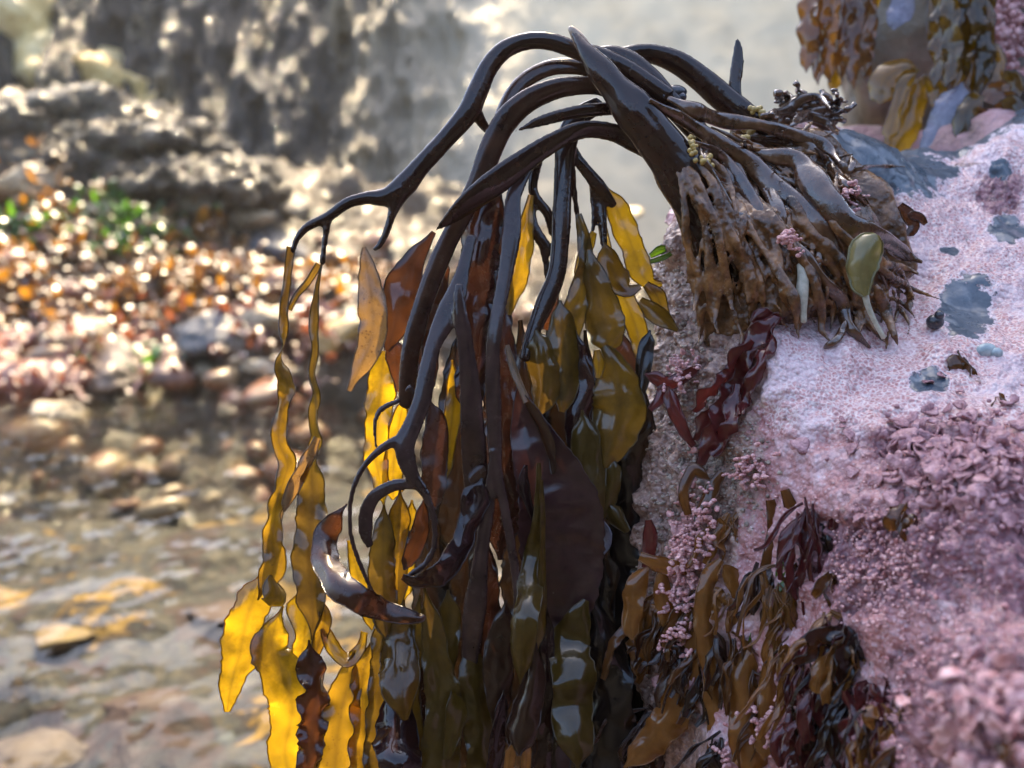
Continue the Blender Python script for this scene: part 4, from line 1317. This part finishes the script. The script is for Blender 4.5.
M['ledge'] = mat_wet_rock('ledge_rock', [(.3, (.06, .045, .03)), (.5, (.14, .11, .075)), (.7, (.26, .19, .15))], 14, .006, .6, (.3, .6), .15)
M['pinkledge'] = mat_wet_rock('pink_ledge_rock', [(.3, (.16, .09, .07)), (.5, (.38, .2, .2)), (.7, (.55, .36, .38))], 40, .004, .7, (.3, .5), .2)
o = link('boulder', lump_mesh('boulder', at(985, -16, .74), (.11, .09, .145), 4, .14, 1.6), M['ledge'])
tag(o, 'grey-brown boulder in the upper right corner behind the kelp, hung with weeds', 'rock')
o = link('boulder', lump_mesh('boulder', at(1040, 205, .60), (.075, .06, .05), 9, .2, 2), M['pinkledge'])
tag(o, 'pink-coated rock shoulder at the right edge behind the lilac crust', 'rock')
o = link('boulder', lump_mesh('boulder', at(890, 205, .70), (.12, .05, .05), 12, .2, 2), M['pinkledge'])
tag(o, 'low pink rock between the bare slate ridge and the curled background kelp', 'rock')
UB = 190


def bgk(strands, mat, label, name='kelp', cat='kelp', group='background kelp on the upper right boulder', **kw):
    strands = [([(p[0], p[1], p[2] * 1.3) for p in st_[0]],) + tuple(st_[1:]) for st_ in strands]
    return frond(name, strands, mat, label, cat, group, **kw)


bgk([([(920, 70, 10), (900, 70, 22), (885, 84, 24), (880, 104, 14)], UB, {'roll': -.4}), ([(918, 72, 8), (905, 84, 10), (896, 110, 9), (888, 140, 14)], UB - 10), ([(925, 74, 10), (915, 95, 20), (905, 130, 22), (890, 160, 16)], UB + 12),
     ([(925, 76, 10), (938, 90, 14), (934, 108, 8)], UB - 8)], 'yellow', 'olive background kelp with fronds curled over like hooks', curl=.4)  # sun glow put into the colour: yellow skin on olive kelp
bgk([([(962, 82, 6), (958, 95, 24), (950, 118, 32), (938, 150, 30), (926, 168, 8)], UB - 20, {'roll': -.2})], 'lilac', 'broad background blade shining lilac-blue against the boulder', curl=.2)
bgk([([(975, 38, 10), (978, 58, 24), (976, 80, 18), (972, 92, 8)], UB - 10), ([(990, 40, 8), (996, 60, 16), (994, 84, 12)], UB - 10)], 'gold', 'upright amber background blades left of the pink patch')
bgk([([(1010, 86, 10), (996, 92, 18), (986, 102, 12)], UB - 30), ([(1000, 92, 14), (1010, 110, 18), (1000, 124, 8)], UB - 30), ([(978, 108, 4), (990, 118, 7), (1004, 128, 7)], UB - 32)], 'amberdark', 'dark crinkled weed behind the right rock shoulder', cat='brown seaweed', name='brown_seaweed', ruf=.4)
bgk([([(838, -30, 8), (832, 10, 18), (824, 40, 18), (818, 80, 8)], UB + 60), ([(846, -30, 8), (842, 20, 14), (838, 60, 14), (832, 96, 6)], UB + 50), ([(860, -30, 10), (856, 10, 14), (846, 40, 12), (840, 70, 6)], UB + 40), ([(880, -30, 8), (872, 5, 10), (858, 25, 10), (852, 34, 6)], UB + 40)], 'yellow', 'ragged kelp fronds hanging from above against the pale haze', ruf=.4)  # backlit sun glow put into the yellow frond colour
bgk([([(868, -30, 10), (866, 20, 16), (864, 50, 14), (868, 84, 6)], UB + 30), ([(854, -30, 10), (850, 30, 16), (852, 64, 10)], UB + 35)], 'amberdark', 'dark kelp strips hanging beside the ragged golden fronds', ruf=.3)
bgk([([(908, -30, 8), (902, 5, 18), (896, 20, 14), (894, 30, 5)], UB + 10)], 'lilac', 'short grey-lilac strip hanging at the top edge')
bgk([([(936, -30, 5), (933, 10, 7), (930, 40, 4)], UB), ([(958, -30, 8), (954, 0, 14), (950, 26, 14), (954, 42, 6)], UB - 5), ([(972, -30, 8), (972, 0, 12), (966, 14, 6)], UB - 8), ([(985, -30, 8), (988, 0, 12), (984, 18, 6)], UB - 8)], 'gold', 'golden weed strips hanging in front of the grey boulder')
bgk([([(940 + 9 * k, -20, 8), (938 + 10 * k + random.uniform(-4, 4), 20, 15), (936 + 11 * k + random.uniform(-6, 6), 52 + random.uniform(-16, 16), 14), (934 + 11 * k, 80 + random.uniform(-18, 18), 5)], UB - 16 + random.uniform(-6, 6), {'roll': random.uniform(-.7, .7)}) for k in range(6)], 'gold', 'fringe of golden-brown fronds draping down the middle of the upper right boulder', ruf=.35)
bgk([([(812 + 11 * k, -20, 9), (812 + 11 * k + random.uniform(-5, 5), 15, 15), (808 + 11 * k + random.uniform(-6, 6), 48, 14), (806 + 12 * k, 84 + random.uniform(-22, 14), 5)], UB + 24 + random.uniform(-6, 6), {'roll': random.uniform(-.8, .8)}) for k in range(6)], 'amberdark', 'brown fronds mixed through the ragged golden ones at the top edge', ruf=.35)
bgk([([(985, 96, 8), (972, 104, 18), (962, 122, 16), (956, 138, 5)], UB - 30), ([(1000, 100, 8), (1012, 106, 16), (1022, 124, 14), (1024, 140, 5)], UB - 34), ([(1006, 70, 8), (1014, 84, 14), (1012, 104, 8)], UB - 30)], 'gold', 'golden fronds folded over the pink shoulder at the right edge', ruf=.3)
mb = MB()
for i in range(420):
    x, y = random.gauss(1004, 12), random.gauss(28, 24)
    bead(mb, at(x, y, .635 + random.uniform(-.01, .01)), random.uniform(.0015, .0032), 6)
tag(link('coralline_patch', mb.mesh('coralline_patch'), M['coralline']), 'pink coralline patch on the upper right boulder at the frame corner', 'coralline algae')

# ------------------------------------------------------------------ background: shore, cliff, pool
SUN_AZ, SUN_EL = R(2), R(55)           # azimuth measured from straight ahead, + to the right


def shore_z(x, y):
    x, y = np.asarray(x, float), np.asarray(y, float)
    edge = 2.2 + .35 * sstep(-.4, .5, x) * 4.0 + .08 * vnoise(np.stack([x * 2.2, y * 0, y * 0], -1), 71)
    t = np.clip((y - edge) / 1.6, -1, 1.4)
    z = np.where(t > 0, .03 + .34 * t, .03 + .85 * t)
    md = np.exp(-(((x + 1.55) / .55) ** 2 + ((y - 3.15) / .45) ** 2))
    z = z + .40 * md + .10 * np.exp(-(((x + .9) / .4) ** 2 + ((y - 3.4) / .35) ** 2))
    P = np.stack([x, y, x * 0], -1)
    z = z + .06 * fbm(P * 3.5, 3, 61) + .055 * (1 - np.abs(fbm(P * 9, 3, 65))) - .035 + .02 * fbm(P * 26, 2, 67)
    return z


xs = np.linspace(-4.5, 4.5, 420)
ys = np.linspace(1.6, 4.6, 240)
X, Y = np.meshgrid(xs, ys)
Z = shore_z(X, Y)
P3 = np.stack([X, Y, Z], -1)
mb = MB()
idx = np.arange(X.size).reshape(X.shape)
FQ = np.stack([idx[:-1, :-1], idx[:-1, 1:], idx[1:, 1:], idx[1:, :-1]], -1).reshape(-1, 4).tolist()
mb.add(P3.reshape(-1, 3), FQ)
t = NT('shore_rock')
co = t.coord()
sx = t.n('ShaderNodeSeparateXYZ')
t.l(co, sx.inputs[0])
c_dry = t.ramp(t.noise(9, 7, .65, co), [(.28, (.02, .016, .012)), (.45, (.075, .055, .035)), (.58, (.12, .07, .035)), (.75, (.28, .21, .11))])
c_wet_refl = t.ramp(t.noise(7, 6, .65, co), [(.34, (.015, .007, .006)), (.44, (.045, .027, .02)), (.5, (.11, .08, .05)), (.55, (.04, .044, .044)), (.61, (.22, .13, .03)), (.7, (.13, .10, .07))])  # same painted reflections carried on below the waterline
zf = t.ramp(t.math('MULTIPLY_ADD', sx.outputs['Z'], 6.0, .5), [(.4, 0.0), (.65, 1.0)])
c = t.mix(zf, c_wet_refl, c_dry)
h = t.math('ADD', t.noise(27, 7, .7, co), t.math('MULTIPLY', t.voro(45, co), .5))
M['shore'] = t.done(t.princ(c, .35, .5, t.bump(h, 1.0, .06), coat=.35, coat_rough=.12))
o = link('shore', mb.mesh('shore'), M['shore'])
tag(o, kind='structure')


def ground_hit(px, py, d0=1.6, d1=4.4):
    for d in np.linspace(d0, d1, 500):
        p = at(px, py, d)
        if p[2] <= max(float(shore_z(p[0], p[1])), 0.0):
            return p
    return at(px, py, 3.5)


# cliff wall: low on the left, tall from the middle to the right
mb = MB()
xs = np.concatenate([np.linspace(-5, -.75, 420), np.linspace(-.74, -.2, 80), np.linspace(-.18, 4.5, 160)])
vs = np.linspace(0, 1, 230)
X, Vq = np.meshgrid(xs, vs)
H = 2.5 + .12 * vnoise(np.stack([X * 2.5, X * 0, X * 0], -1), 81) - .35 * sstep(-1.75, -2.0, X)
H = H + .5 * sstep(-.6, .6, X)
Zc = -.3 + (H + .3) * Vq
Yc = 4.05 + .12 * np.sin(X * 1.3) - .10 * sstep(.2, 1.2, X)
Pc = np.stack([X, Yc * 0, Zc], -1)
colm = fbm(np.stack([X * 7, Zc * 1.6, X * 0], -1), 4, 85)
stp = 1 - np.abs(fbm(np.stack([X * 10, Zc * 3.5, X * 0], -1), 3, 87))
rough_amt = 1 - .97 * sstep(-.9, .25, X)
chip = 1 - np.abs(fbm(np.stack([X * 30, Zc * 11, X * 0], -1), 3, 89))
leftw = 1 - .12 * sstep(-.9, .3, X)
Yc = Yc - (colm * .14 + stp * .10 + chip * .05) * rough_amt + np.clip(Zc, 0, 6) * (.04 + .78 * leftw) - .45 * leftw
mb.add(np.stack([X, Yc, Zc], -1).reshape(-1, 3), np.stack([(i := np.arange(X.size).reshape(X.shape))[:-1, :-1], i[:-1, 1:], i[1:, 1:], i[1:, :-1]], -1).reshape(-1, 4).tolist())
# the top and the back close the wall
top = np.stack([X[-1], Yc[-1], Zc[-1]], -1)
bk = top + np.array([0, 1.2, 0])
bt = bk.copy()
bt[:, 2] = -.3
n_ = len(top)
mb.add(np.vstack([top, bk, bt]), [(k, k + 1, n_ + k + 1, n_ + k) for k in range(n_ - 1)] + [(n_ + k, n_ + k + 1, 2 * n_ + k + 1, 2 * n_ + k) for k in range(n_ - 1)])
t = NT('cliff_rock_mist')
co = t.coord()
mp = t.n('ShaderNodeMapping')
mp.inputs['Scale'].default_value = (1, 1, .35)
t.l(co, mp.inputs['Vector'])
sx = t.n('ShaderNodeSeparateXYZ')
t.l(co, sx.inputs[0])
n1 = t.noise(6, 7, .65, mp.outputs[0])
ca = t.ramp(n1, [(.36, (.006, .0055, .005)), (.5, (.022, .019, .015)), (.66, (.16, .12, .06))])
mist_col = t.ramp(n1, [(.3, (.38, .31, .20)), (.7, (.54, .45, .30))])  # pale sunlit mist put into the wall colour towards the right
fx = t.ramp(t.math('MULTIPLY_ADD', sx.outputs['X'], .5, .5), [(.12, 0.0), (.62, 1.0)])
c = t.mix(fx, ca, mist_col)
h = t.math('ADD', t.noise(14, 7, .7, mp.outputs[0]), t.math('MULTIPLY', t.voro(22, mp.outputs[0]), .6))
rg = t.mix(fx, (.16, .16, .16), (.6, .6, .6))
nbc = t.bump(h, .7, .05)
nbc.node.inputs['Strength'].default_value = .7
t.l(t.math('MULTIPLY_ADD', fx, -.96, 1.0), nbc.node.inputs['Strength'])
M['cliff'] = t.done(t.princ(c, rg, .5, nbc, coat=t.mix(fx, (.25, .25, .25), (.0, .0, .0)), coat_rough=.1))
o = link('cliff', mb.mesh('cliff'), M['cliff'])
tag(o, kind='structure')

# unseen wall added behind the viewer and to the right, shuts out low sky
M['blocker'] = mat_wet_rock('blocker_rock', [(.3, (.01, .009, .008)), (.5, (.026, .023, .02)), (.7, (.055, .048, .04))], 3, .04, .8, (.35, .6), .1)
mb = MB()
track = np.array([(-4.5, -.9), (-2.5, -1.35), (0, -1.5), (1.3, -1.1), (1.9, 0.3), (2.1, 1.8), (2.4, 3.2), (3.2, 4.6)])
tr3 = spline(np.hstack([track, np.zeros((8, 2))]), 220)[:, :2]
vv = np.linspace(0, 1, 90)
tn = np.gradient(tr3, axis=0)
tn /= np.linalg.norm(tn, axis=1)[:, None]
nrm = np.stack([tn[:, 1], -tn[:, 0]], 1)
Hq = 1.25 + .35 * vnoise(np.stack([tr3[:, 0] * 1.2, tr3[:, 1] * 1.2, tr3[:, 0] * 0], -1), 95)
Zq = -.3 + vv[:, None] * (Hq[None, :] + .3)
base = np.stack([np.broadcast_to(tr3[:, 0], Zq.shape), np.broadcast_to(tr3[:, 1], Zq.shape), Zq], -1)
dq = .22 * fbm(base * 1.6, 5, 97) + .12 * (1 - np.abs(fbm(base * 4, 3, 99))) - .12 * Zq
base[..., 0] -= nrm[None, :, 0] * dq * -1
base[..., 1] -= nrm[None, :, 1] * dq * -1
idx = np.arange(Zq.size).reshape(Zq.shape)
mb.add(base.reshape(-1, 3), np.stack([idx[:-1, :-1], idx[:-1, 1:], idx[1:, 1:], idx[1:, :-1]], -1).reshape(-1, 4).tolist())
tag(link('cliff', mb.mesh('cliff'), M['blocker']), kind='structure')

# ledge added out of view above the rock to keep the sun off it
sun_blocker = lump_mesh('cliff', (1.20, 1.22, 1.58), (1.3, .32, .64), 131, .10, 1.6, 6)
q = np.array([v.co[:] for v in sun_blocker.vertices])
lf = np.clip(.10 - q[:, 0], 0, None)
q[:, 0] = np.where(q[:, 0] < .5, .10 + (q[:, 0] - .1) * .12 + .012 * vnoise(q * 9, 133), q[:, 0])
sun_blocker.vertices.foreach_set('co', q.astype(np.float32).reshape(-1))
tag(link('cliff', sun_blocker, M['blocker']), kind='structure')

# pool bed and water
xs = np.linspace(-30, 30, 160)
mb = MB()
X, Y = np.meshgrid(np.linspace(-2.6, 2.6, 260), np.linspace(-1.0, 3.2, 220))
Pb = np.stack([X, Y, X * 0], -1)
Zb = -.16 + .05 * fbm(Pb * 3, 4, 91) + .02 * fbm(Pb * 12, 2, 93)
idx = np.arange(X.size).reshape(X.shape)
mb.add(np.stack([X, Y, Zb], -1).reshape(-1, 3), np.stack([idx[:-1, :-1], idx[:-1, 1:], idx[1:, 1:], idx[1:, :-1]], -1).reshape(-1, 4).tolist())
M['bed'] = mat_wet_rock('pool_bed', [(.34, (.008, .004, .004)), (.43, (.045, .015, .010)), (.47, (.022, .028, .031)), (.50, (.075, .056, .032)), (.53, (.024, .028, .03)), (.575, (.026, .011, .009)), (.60, (.30, .17, .02)), (.66, (.20, .12, .035)), (.72, (.024, .026, .027))], 6, .03, .8, (.5, .7), 0)  # gold, rust and grey water reflections put into the bed colour
tag(link('pool_bed', mb.mesh('pool_bed'), M['bed']), kind='structure')
mb = MB()
mb.add([(-14, -14, -.4), (14, -14, -.4), (14, 14, -.4), (-14, 14, -.4)], [(0, 1, 2, 3)])
tag(link('ground', mb.mesh('ground'), M['bed']), kind='structure')
mb = MB()
mb.add([(-14, -14, 0), (14, -14, 0), (14, 14, 0), (-14, 14, 0)], [(0, 1, 2, 3)])
t = NT('pool_water')
co = t.coord()
mp = t.n('ShaderNodeMapping')
mp.inputs['Scale'].default_value = (1.5, 1.0, 1)
t.l(co, mp.inputs['Vector'])
h = t.math('ADD', t.noise(8, 2, .5, mp.outputs[0]), t.math('MULTIPLY', t.noise(20, 1, .5, mp.outputs[0]), .3))
nb = t.bump(h, .24, .08)
g = t.n('ShaderNodeBsdfGlossy')
g.inputs['Roughness'].default_value = .02
t.l(nb, g.inputs['Normal'])
tr = t.n('ShaderNodeBsdfTransparent')
tr.inputs['Color'].default_value = (.82, .82, .77, 1)
lw = t.n('ShaderNodeLayerWeight')
lw.inputs['Blend'].default_value = .5
Fq = t.math('MULTIPLY_ADD', t.math('POWER', lw.outputs['Facing'], 5.2), .6, .014)
mx = t.n('ShaderNodeMixShader')
t.l(Fq, mx.inputs[0])
t.l(tr.outputs[0], mx.inputs[1])
t.l(g.outputs[0], mx.inputs[2])
M['water'] = t.done(mx.outputs[0])
tag(link('water', mb.mesh('water', smooth=False), M['water']), kind='structure')

# stones on the shore
STC = {
    'pale': mat_wet_rock('stone_pale', [(.3, (.30, .22, .12)), (.5, (.5, .4, .26)), (.7, (.68, .58, .42))], 9, .02, .8, (.2, .45), .3),
    'crag_sunlit': mat_wet_rock('stone_crag_sunlit', [(.3, (.35, .20, .04)), (.45, (.7, .5, .18)), (.7, (.8, .68, .4))], 5, .04, 1.0, (.2, .5), .3),  # golden sunlight put into the rock colour
    'grey': mat_wet_rock('stone_grey', [(.3, (.035, .033, .036)), (.7, (.11, .10, .095))], 9, .01, .6, (.22, .5), .25),
    'rust': mat_wet_rock('stone_rust', [(.3, (.12, .035, .022)), (.7, (.34, .13, .08))], 9, .01, .6, (.22, .5), .25),
    'brown': mat_wet_rock('stone_brown', [(.3, (.07, .045, .03)), (.7, (.24, .16, .10))], 9, .01, .8, (.22, .5), .25),
    'ochre': mat_wet_rock('stone_ochre', [(.3, (.30, .19, .05)), (.7, (.55, .38, .14))], 9, .01, .6, (.2, .4), .5),
}
STONES = [
    (22, 185, .16, .4, 'pale', 'blown-out pale boulder at the left edge under the dark mound'),
    (95, 205, .10, .4, 'pale', 'pale rock between the left-edge boulder and the green weed'),
    (185, 195, .11, .5, 'pale', 'bright pale rock above the green weed'),
    (240, 215, .12, .4, 'pale', 'bright pale rock right of the green weed'),
    (290, 205, .12, .6, 'pale', 'smaller bright rock behind the hanging left strand'),
    (120, 165, .13, .7, 'brown', 'brown barnacled rock on the left mound'),
    (170, 150, .12, .8, 'brown', 'small brown knob on top of the left mound'),
    (270, 255, .17, .5, 'grey', 'dark rounded rock behind the left strands'),
    (225, 335, .18, .45, 'grey', 'dark purple-grey boulder at the pool edge'),
    (262, 322, .10, .6, 'pale', 'bright stone leaning on the purple-grey boulder'),
    (200, 370, .08, .5, 'pale', 'small white stone at the waterline left of the strands'),
    (260, 365, .07, .5, 'pale', 'second small white stone at the waterline by the strands'),
    (115, 372, .12, .5, 'brown', 'speckled brown stone at the waterline'),
    (35, 385, .16, .5, 'rust', 'rusty red stone at the left waterline'),
    (50, 408, .07, .5, 'pale', 'white chip on the rusty waterline stone'),
    (60, 335, .18, .35, 'pale', 'flat pale slab with red weed around it'),
    (10, 345, .12, .4, 'rust', 'low rust-red stone at the left edge'),
    (150, 335, .10, .4, 'rust', 'rust-red stone right of the flat pale slab'),
    (300, 300, .10, .5, 'rust', 'reddish stone between the two hanging strands'),
    (335, 335, .10, .5, 'ochre', 'ochre stone right of the hanging strands'),
    (340, 260, .14, .5, 'brown', 'brown rock behind the forked stipe'),
    (400, 290, .12, .5, 'ochre', 'ochre rock behind the mottled old blade'),
    (640, 240, .07, .6, 'grey', 'bluish grey stone in the gap right of the yellow blade'),
    (630, 210, .06, .6, 'ochre', 'small orange stone seen above the bluish one'),
]
for i, (px, py, s, fl, cm, lb) in enumerate(STONES):
    p = ground_hit(px, py + 6)
    sc = s * .66
    o = link('stone', lump_mesh('stone', (p[0], p[1] + sc * .3, p[2] + sc * fl * .15), (sc, sc * .8, sc * fl), 20 + i, .22, 1.7, 4), STC[cm])
    tag(o, lb, 'stone', 'stones along the far shore')
# dark encrusted outcrop on the left
M['outcrop'] = mat_wet_rock('outcrop_rock', [(.3, (.02, .016, .011)), (.46, (.08, .06, .036)), (.6, (.19, .15, .09)), (.72, (.42, .35, .22))], 16, .03, 1.0, (.2, .45), .5)
for (px, py, d, sz, sd_, lb) in [(60, 150, 3.15, (.46, .24, .13), 5, 'dark brown encrusted outcrop sloping across the left shore'), (195, 186, 3.05, (.24, .18, .07), 8, 'smaller dark encrusted outcrop at the right end of the larger one')]:
    lm = lump_mesh('boulder', at(px, py, d), sz, sd_, .30, 2.0, 6)
    q = np.array([v.co[:] for v in lm.vertices])
    qn = np.array([v.normal[:] for v in lm.vertices])
    q += qn * (.022 * (1 - np.abs(fbm(q * 22, 3, 71))) + .012 * fbm(q * 60, 2, 72))[:, None]
    lm.vertices.foreach_set('co', q.astype(np.float32).reshape(-1))
    tag(link('boulder', lm, M['outcrop']), lb, 'rock')

for i, (px, py, d, sc, lb) in enumerate([
    (14, 30, 4.1, .22, 'highest sun-gilded rock in the upper left corner'),
    (52, 66, 4.05, .20, 'broad sun-gilded rock under the highest one'),
    (98, 84, 4.05, .17, 'sun-gilded rock in the middle of the sunlit row under the cliff'),
    (136, 100, 4.05, .13, 'sun-gilded rock sloping down towards the last of the row'),
    (170, 112, 4.0, .13, 'last sun-gilded rock at the foot of the dark cliff'),
]):
    tag(link('stone', lump_mesh('stone', at(px, py, d), (sc, sc * .9, sc * .75), 140 + i, .22, 1.7, 4), STC['crag_sunlit']), lb, 'stone', 'sun-gilded rocks along the foot of the cliff')

# small rubble between the stones, past counting
mb = MB()
tmpl = [np.array([v.co[:] for v in lump_mesh('rubble_form', (0, 0, 0), (1, .85, .6), 40 + k, .3, 2.2, 2).vertices]) for k in range(6)]
rf_ = [tuple(p.vertices) for p in bpy.data.meshes['rubble_form'].polygons]
for i in range(800):
    x, y = random.uniform(-2.3, .6), 1.8 + 1.25 * random.random()
    z = float(shore_z(x, y))
    if z < -.17:
        continue
    r = .014 + .06 * random.random() ** 3
    a = random.uniform(0, 6.28)
    Vt = tmpl[i % 6] * r
    mb.add(np.stack([Vt[:, 0] * math.cos(a) - Vt[:, 1] * math.sin(a) + x, Vt[:, 0] * math.sin(a) + Vt[:, 1] * math.cos(a) + y, Vt[:, 2] + z], 1), rf_)
M['rubble'] = mat_wet_rock('rubble_rock', [(.3, (.04, .022, .014)), (.45, (.20, .075, .035)), (.55, (.22, .14, .07)), (.72, (.42, .31, .16))], 6, .01, .6, (.2, .45), .3)
tag(link('gravel', mb.mesh('gravel'), M['rubble']), kind='stuff')

# sunken stones in the pool
SUNK = {
    'grey': mat_wet_rock('sunk_grey', [(.3, (.03, .035, .035)), (.7, (.09, .10, .09))], 9, .01, .6, (.5, .7), 0),
    'rust': mat_wet_rock('sunk_rust', [(.3, (.03, .012, .012)), (.7, (.085, .045, .04))], 9, .01, .6, (.5, .7), 0),
    'brown': mat_wet_rock('sunk_brown', [(.3, (.05, .03, .018)), (.7, (.13, .085, .05))], 9, .01, .8, (.5, .7), 0),
    'ochre': mat_wet_rock('sunk_ochre', [(.3, (.05, .03, .015)), (.55, (.2, .13, .05)), (.7, (.42, .28, .08))], 9, .01, .6, (.5, .7), 0),
}
for i, (px, py, s, cm, lb) in enumerate([(35, 740, .16, 'brown', 'large brown stone under water in the bottom left corner'), (150, 690, .11, 'rust', 'dark reddish stone under water right of the brown one'), (230, 600, .13, 'rust', 'dark purple stone under water left of the yellow blades'), (110, 590, .12, 'grey', 'grey stone under water in mid pool'), (240, 720, .10, 'grey', 'pale grey stone under water below the yellow blades'), (60, 620, .10, 'ochre', 'ochre stone under water near the left edge')]):
    d = .62 / math.sin(PITCH + math.atan((py - 384) / FPX)) * math.cos(math.atan((py - 384) / FPX))
    p = at(px, py, d)
    s *= .42
    o = link('stone', lump_mesh('stone', (p[0], p[1], -.14), (s, s * .8, s * .22), 60 + i, .22, 1.8, 4), SUNK[cm])
    tag(o, lb, 'stone', 'sunken stones in the pool')

# weed mats on the shore
t = None


def weed_mat(px, py, rx, n, mats, label, leaf=.034, name='seaweed_clump', cat='seaweed'):
    c = ground_hit(px, py)
    m_ = MB()
    for i in range(n):
        x = c[0] + random.gauss(0, rx)
        y = c[1] + random.gauss(0, rx * .7)
        z = max(float(shore_z(x, y)), 0) + random.uniform(.005, .05)
        a, tl = random.uniform(0, 6.28), random.gauss(0, .5)
        L, w = leaf * random.uniform(.5, 1.5), leaf * random.uniform(.2, .5)
        dx, dy = math.cos(a), math.sin(a)
        V = []
        for k in range(4):
            q = k / 3
            ww = w * (.4 + 1.2 * q * (1 - q) * 2)
            zz = z + L * q * math.sin(tl) + .012 * math.sin(q * 5 + i)
            for s_ in (-1, 0, 1):
                V.append((x + dx * L * q - dy * ww * s_, y + dy * L * q + dx * ww * s_, zz + .006 * abs(s_) * math.sin(i * 1.3)))
        m_.add(V, [(r * 3 + q, r * 3 + q + 1, r * 3 + q + 4, r * 3 + q + 3) for r in range(3) for q in range(2)], np.ones(12))
    o = link(name, m_.mesh(name), M[mats])
    tag(o, label, cat, 'weed clumps along the far shore', 'stuff')


M['bgamber'] = mat_blade('shore_weed_amber', (.34, .15, .015), (.7, .3, .015), .4, .42)
M['bgred'] = mat_blade('shore_weed_red', (.17, .055, .03), (.40, .12, .05), .35, .42)
M['bggreen'] = mat_blade('shore_weed_green', (.07, .20, .015), (.16, .40, .02), .45, .42)
M['bgbrown'] = mat_blade('shore_weed_brown', (.09, .05, .02), (.25, .11, .03), .4, .42)
for px, py, rx, n, mt, lb in [
    (125, 236, .07, 460, 'bggreen', 'bright green sea lettuce patch on the left shore'),
    (25, 245, .05, 90, 'bggreen', 'smaller green patch near the left edge'),
    (150, 380, .06, 26, 'bggreen', 'thin green weed at the waterline'),
    (40, 225, .13, 240, 'bgamber', 'golden weed mat behind the smaller green patch'),
    (175, 232, .09, 160, 'bgamber', 'golden weed mat right of the sea lettuce'),
    (60, 290, .20, 420, 'bgbrown', 'brown weed mat glittering below the green patches'),
    (190, 285, .18, 380, 'bgbrown', 'brown weed mat in the middle of the shore'),
    (180, 300, .12, 220, 'bgamber', 'amber weed mat above the purple-grey boulder'),
    (20, 310, .12, 200, 'bgamber', 'amber weed at the left edge above the rust-red stone'),
    (40, 365, .12, 220, 'bgred', 'red weed mat at the left waterline'),
    (140, 335, .12, 220, 'bgred', 'red weed mat left of the purple-grey boulder'),
    (290, 335, .10, 180, 'bgred', 'red weed mat behind the left strands'),
    (345, 290, .12, 200, 'bgamber', 'orange weed mat behind the mottled blade'),
    (250, 275, .10, 160, 'bgamber', 'orange weed on the dark rounded rock'),
]:
    weed_mat(px, py, rx, n, mt, lb)

# sea mist drifting over pool and shore
mb = MB()
q = np.array([(x, y, z) for x in (-15, 15) for y in (-15, 15) for z in (-1.5, 3.9)], float)
mb.add(q, [(0, 1, 3, 2), (4, 6, 7, 5), (0, 4, 5, 1), (2, 3, 7, 6), (0, 2, 6, 4), (1, 5, 7, 3)])
t = NT('haze_air')
v_ = t.n('ShaderNodeVolumePrincipled')
v_.inputs['Color'].default_value = (.95, .93, .88, 1)
v_.inputs['Density'].default_value = .004
v_.inputs['Anisotropy'].default_value = .4
t.l(v_.outputs[0], t.out.inputs['Volume'])
tag(link('haze', mb.mesh('haze', smooth=False), t.m), kind='stuff')

# ------------------------------------------------------------------ light
w = bpy.data.worlds.new('World')
scene.world = w
w.use_nodes = True
nt = w.node_tree
bg = nt.nodes['Background']
sky = nt.nodes.new('ShaderNodeTexSky')
sky.sky_type = 'NISHITA'
sky.sun_disc = False
sky.sun_elevation = SUN_EL
sky.sun_rotation = SUN_AZ
sky.air_density = .9
sky.dust_density = 2.5
sky.ozone_density = .6
nt.links.new(sky.outputs[0], bg.inputs['Color'])
bg.inputs['Strength'].default_value = 0.15
sun = bpy.data.lights.new('sun', 'SUN')
sun.energy = 3.1
sun.angle = R(0.5)
sun.color = (1.0, .80, .50)
so = bpy.data.objects.new('sun', sun)
COL.objects.link(so)
sd = Vector((math.sin(SUN_AZ) * math.cos(SUN_EL), math.cos(SUN_AZ) * math.cos(SUN_EL), math.sin(SUN_EL)))
so.rotation_euler = sd.to_track_quat('Z', 'Y').to_euler()
so.location = (0, 2, 6)

# ------------------------------------------------------------------ camera
cam = bpy.data.cameras.new('camera')
cam.sensor_width = 36
cam.lens = 36
cam.clip_start = .01
cam.clip_end = 300
cam.dof.use_dof = True
cam.dof.focus_distance = .408
cam.dof.aperture_fstop = 8.5
co_ = bpy.data.objects.new('camera', cam)
COL.objects.link(co_)
co_.location = CAM
co_.rotation_euler = (R(90) - PITCH, 0, 0)
scene.camera = co_

scene.view_settings.view_transform = 'Standard'
scene.view_settings.look = 'None'
scene.view_settings.exposure = 2.3
scene.view_settings.gamma = 1
scene.cycles.use_denoising = True
scene.cycles.max_bounces = 8
scene.cycles.transparent_max_bounces = 12
scene.cycles.sample_clamp_indirect = 6
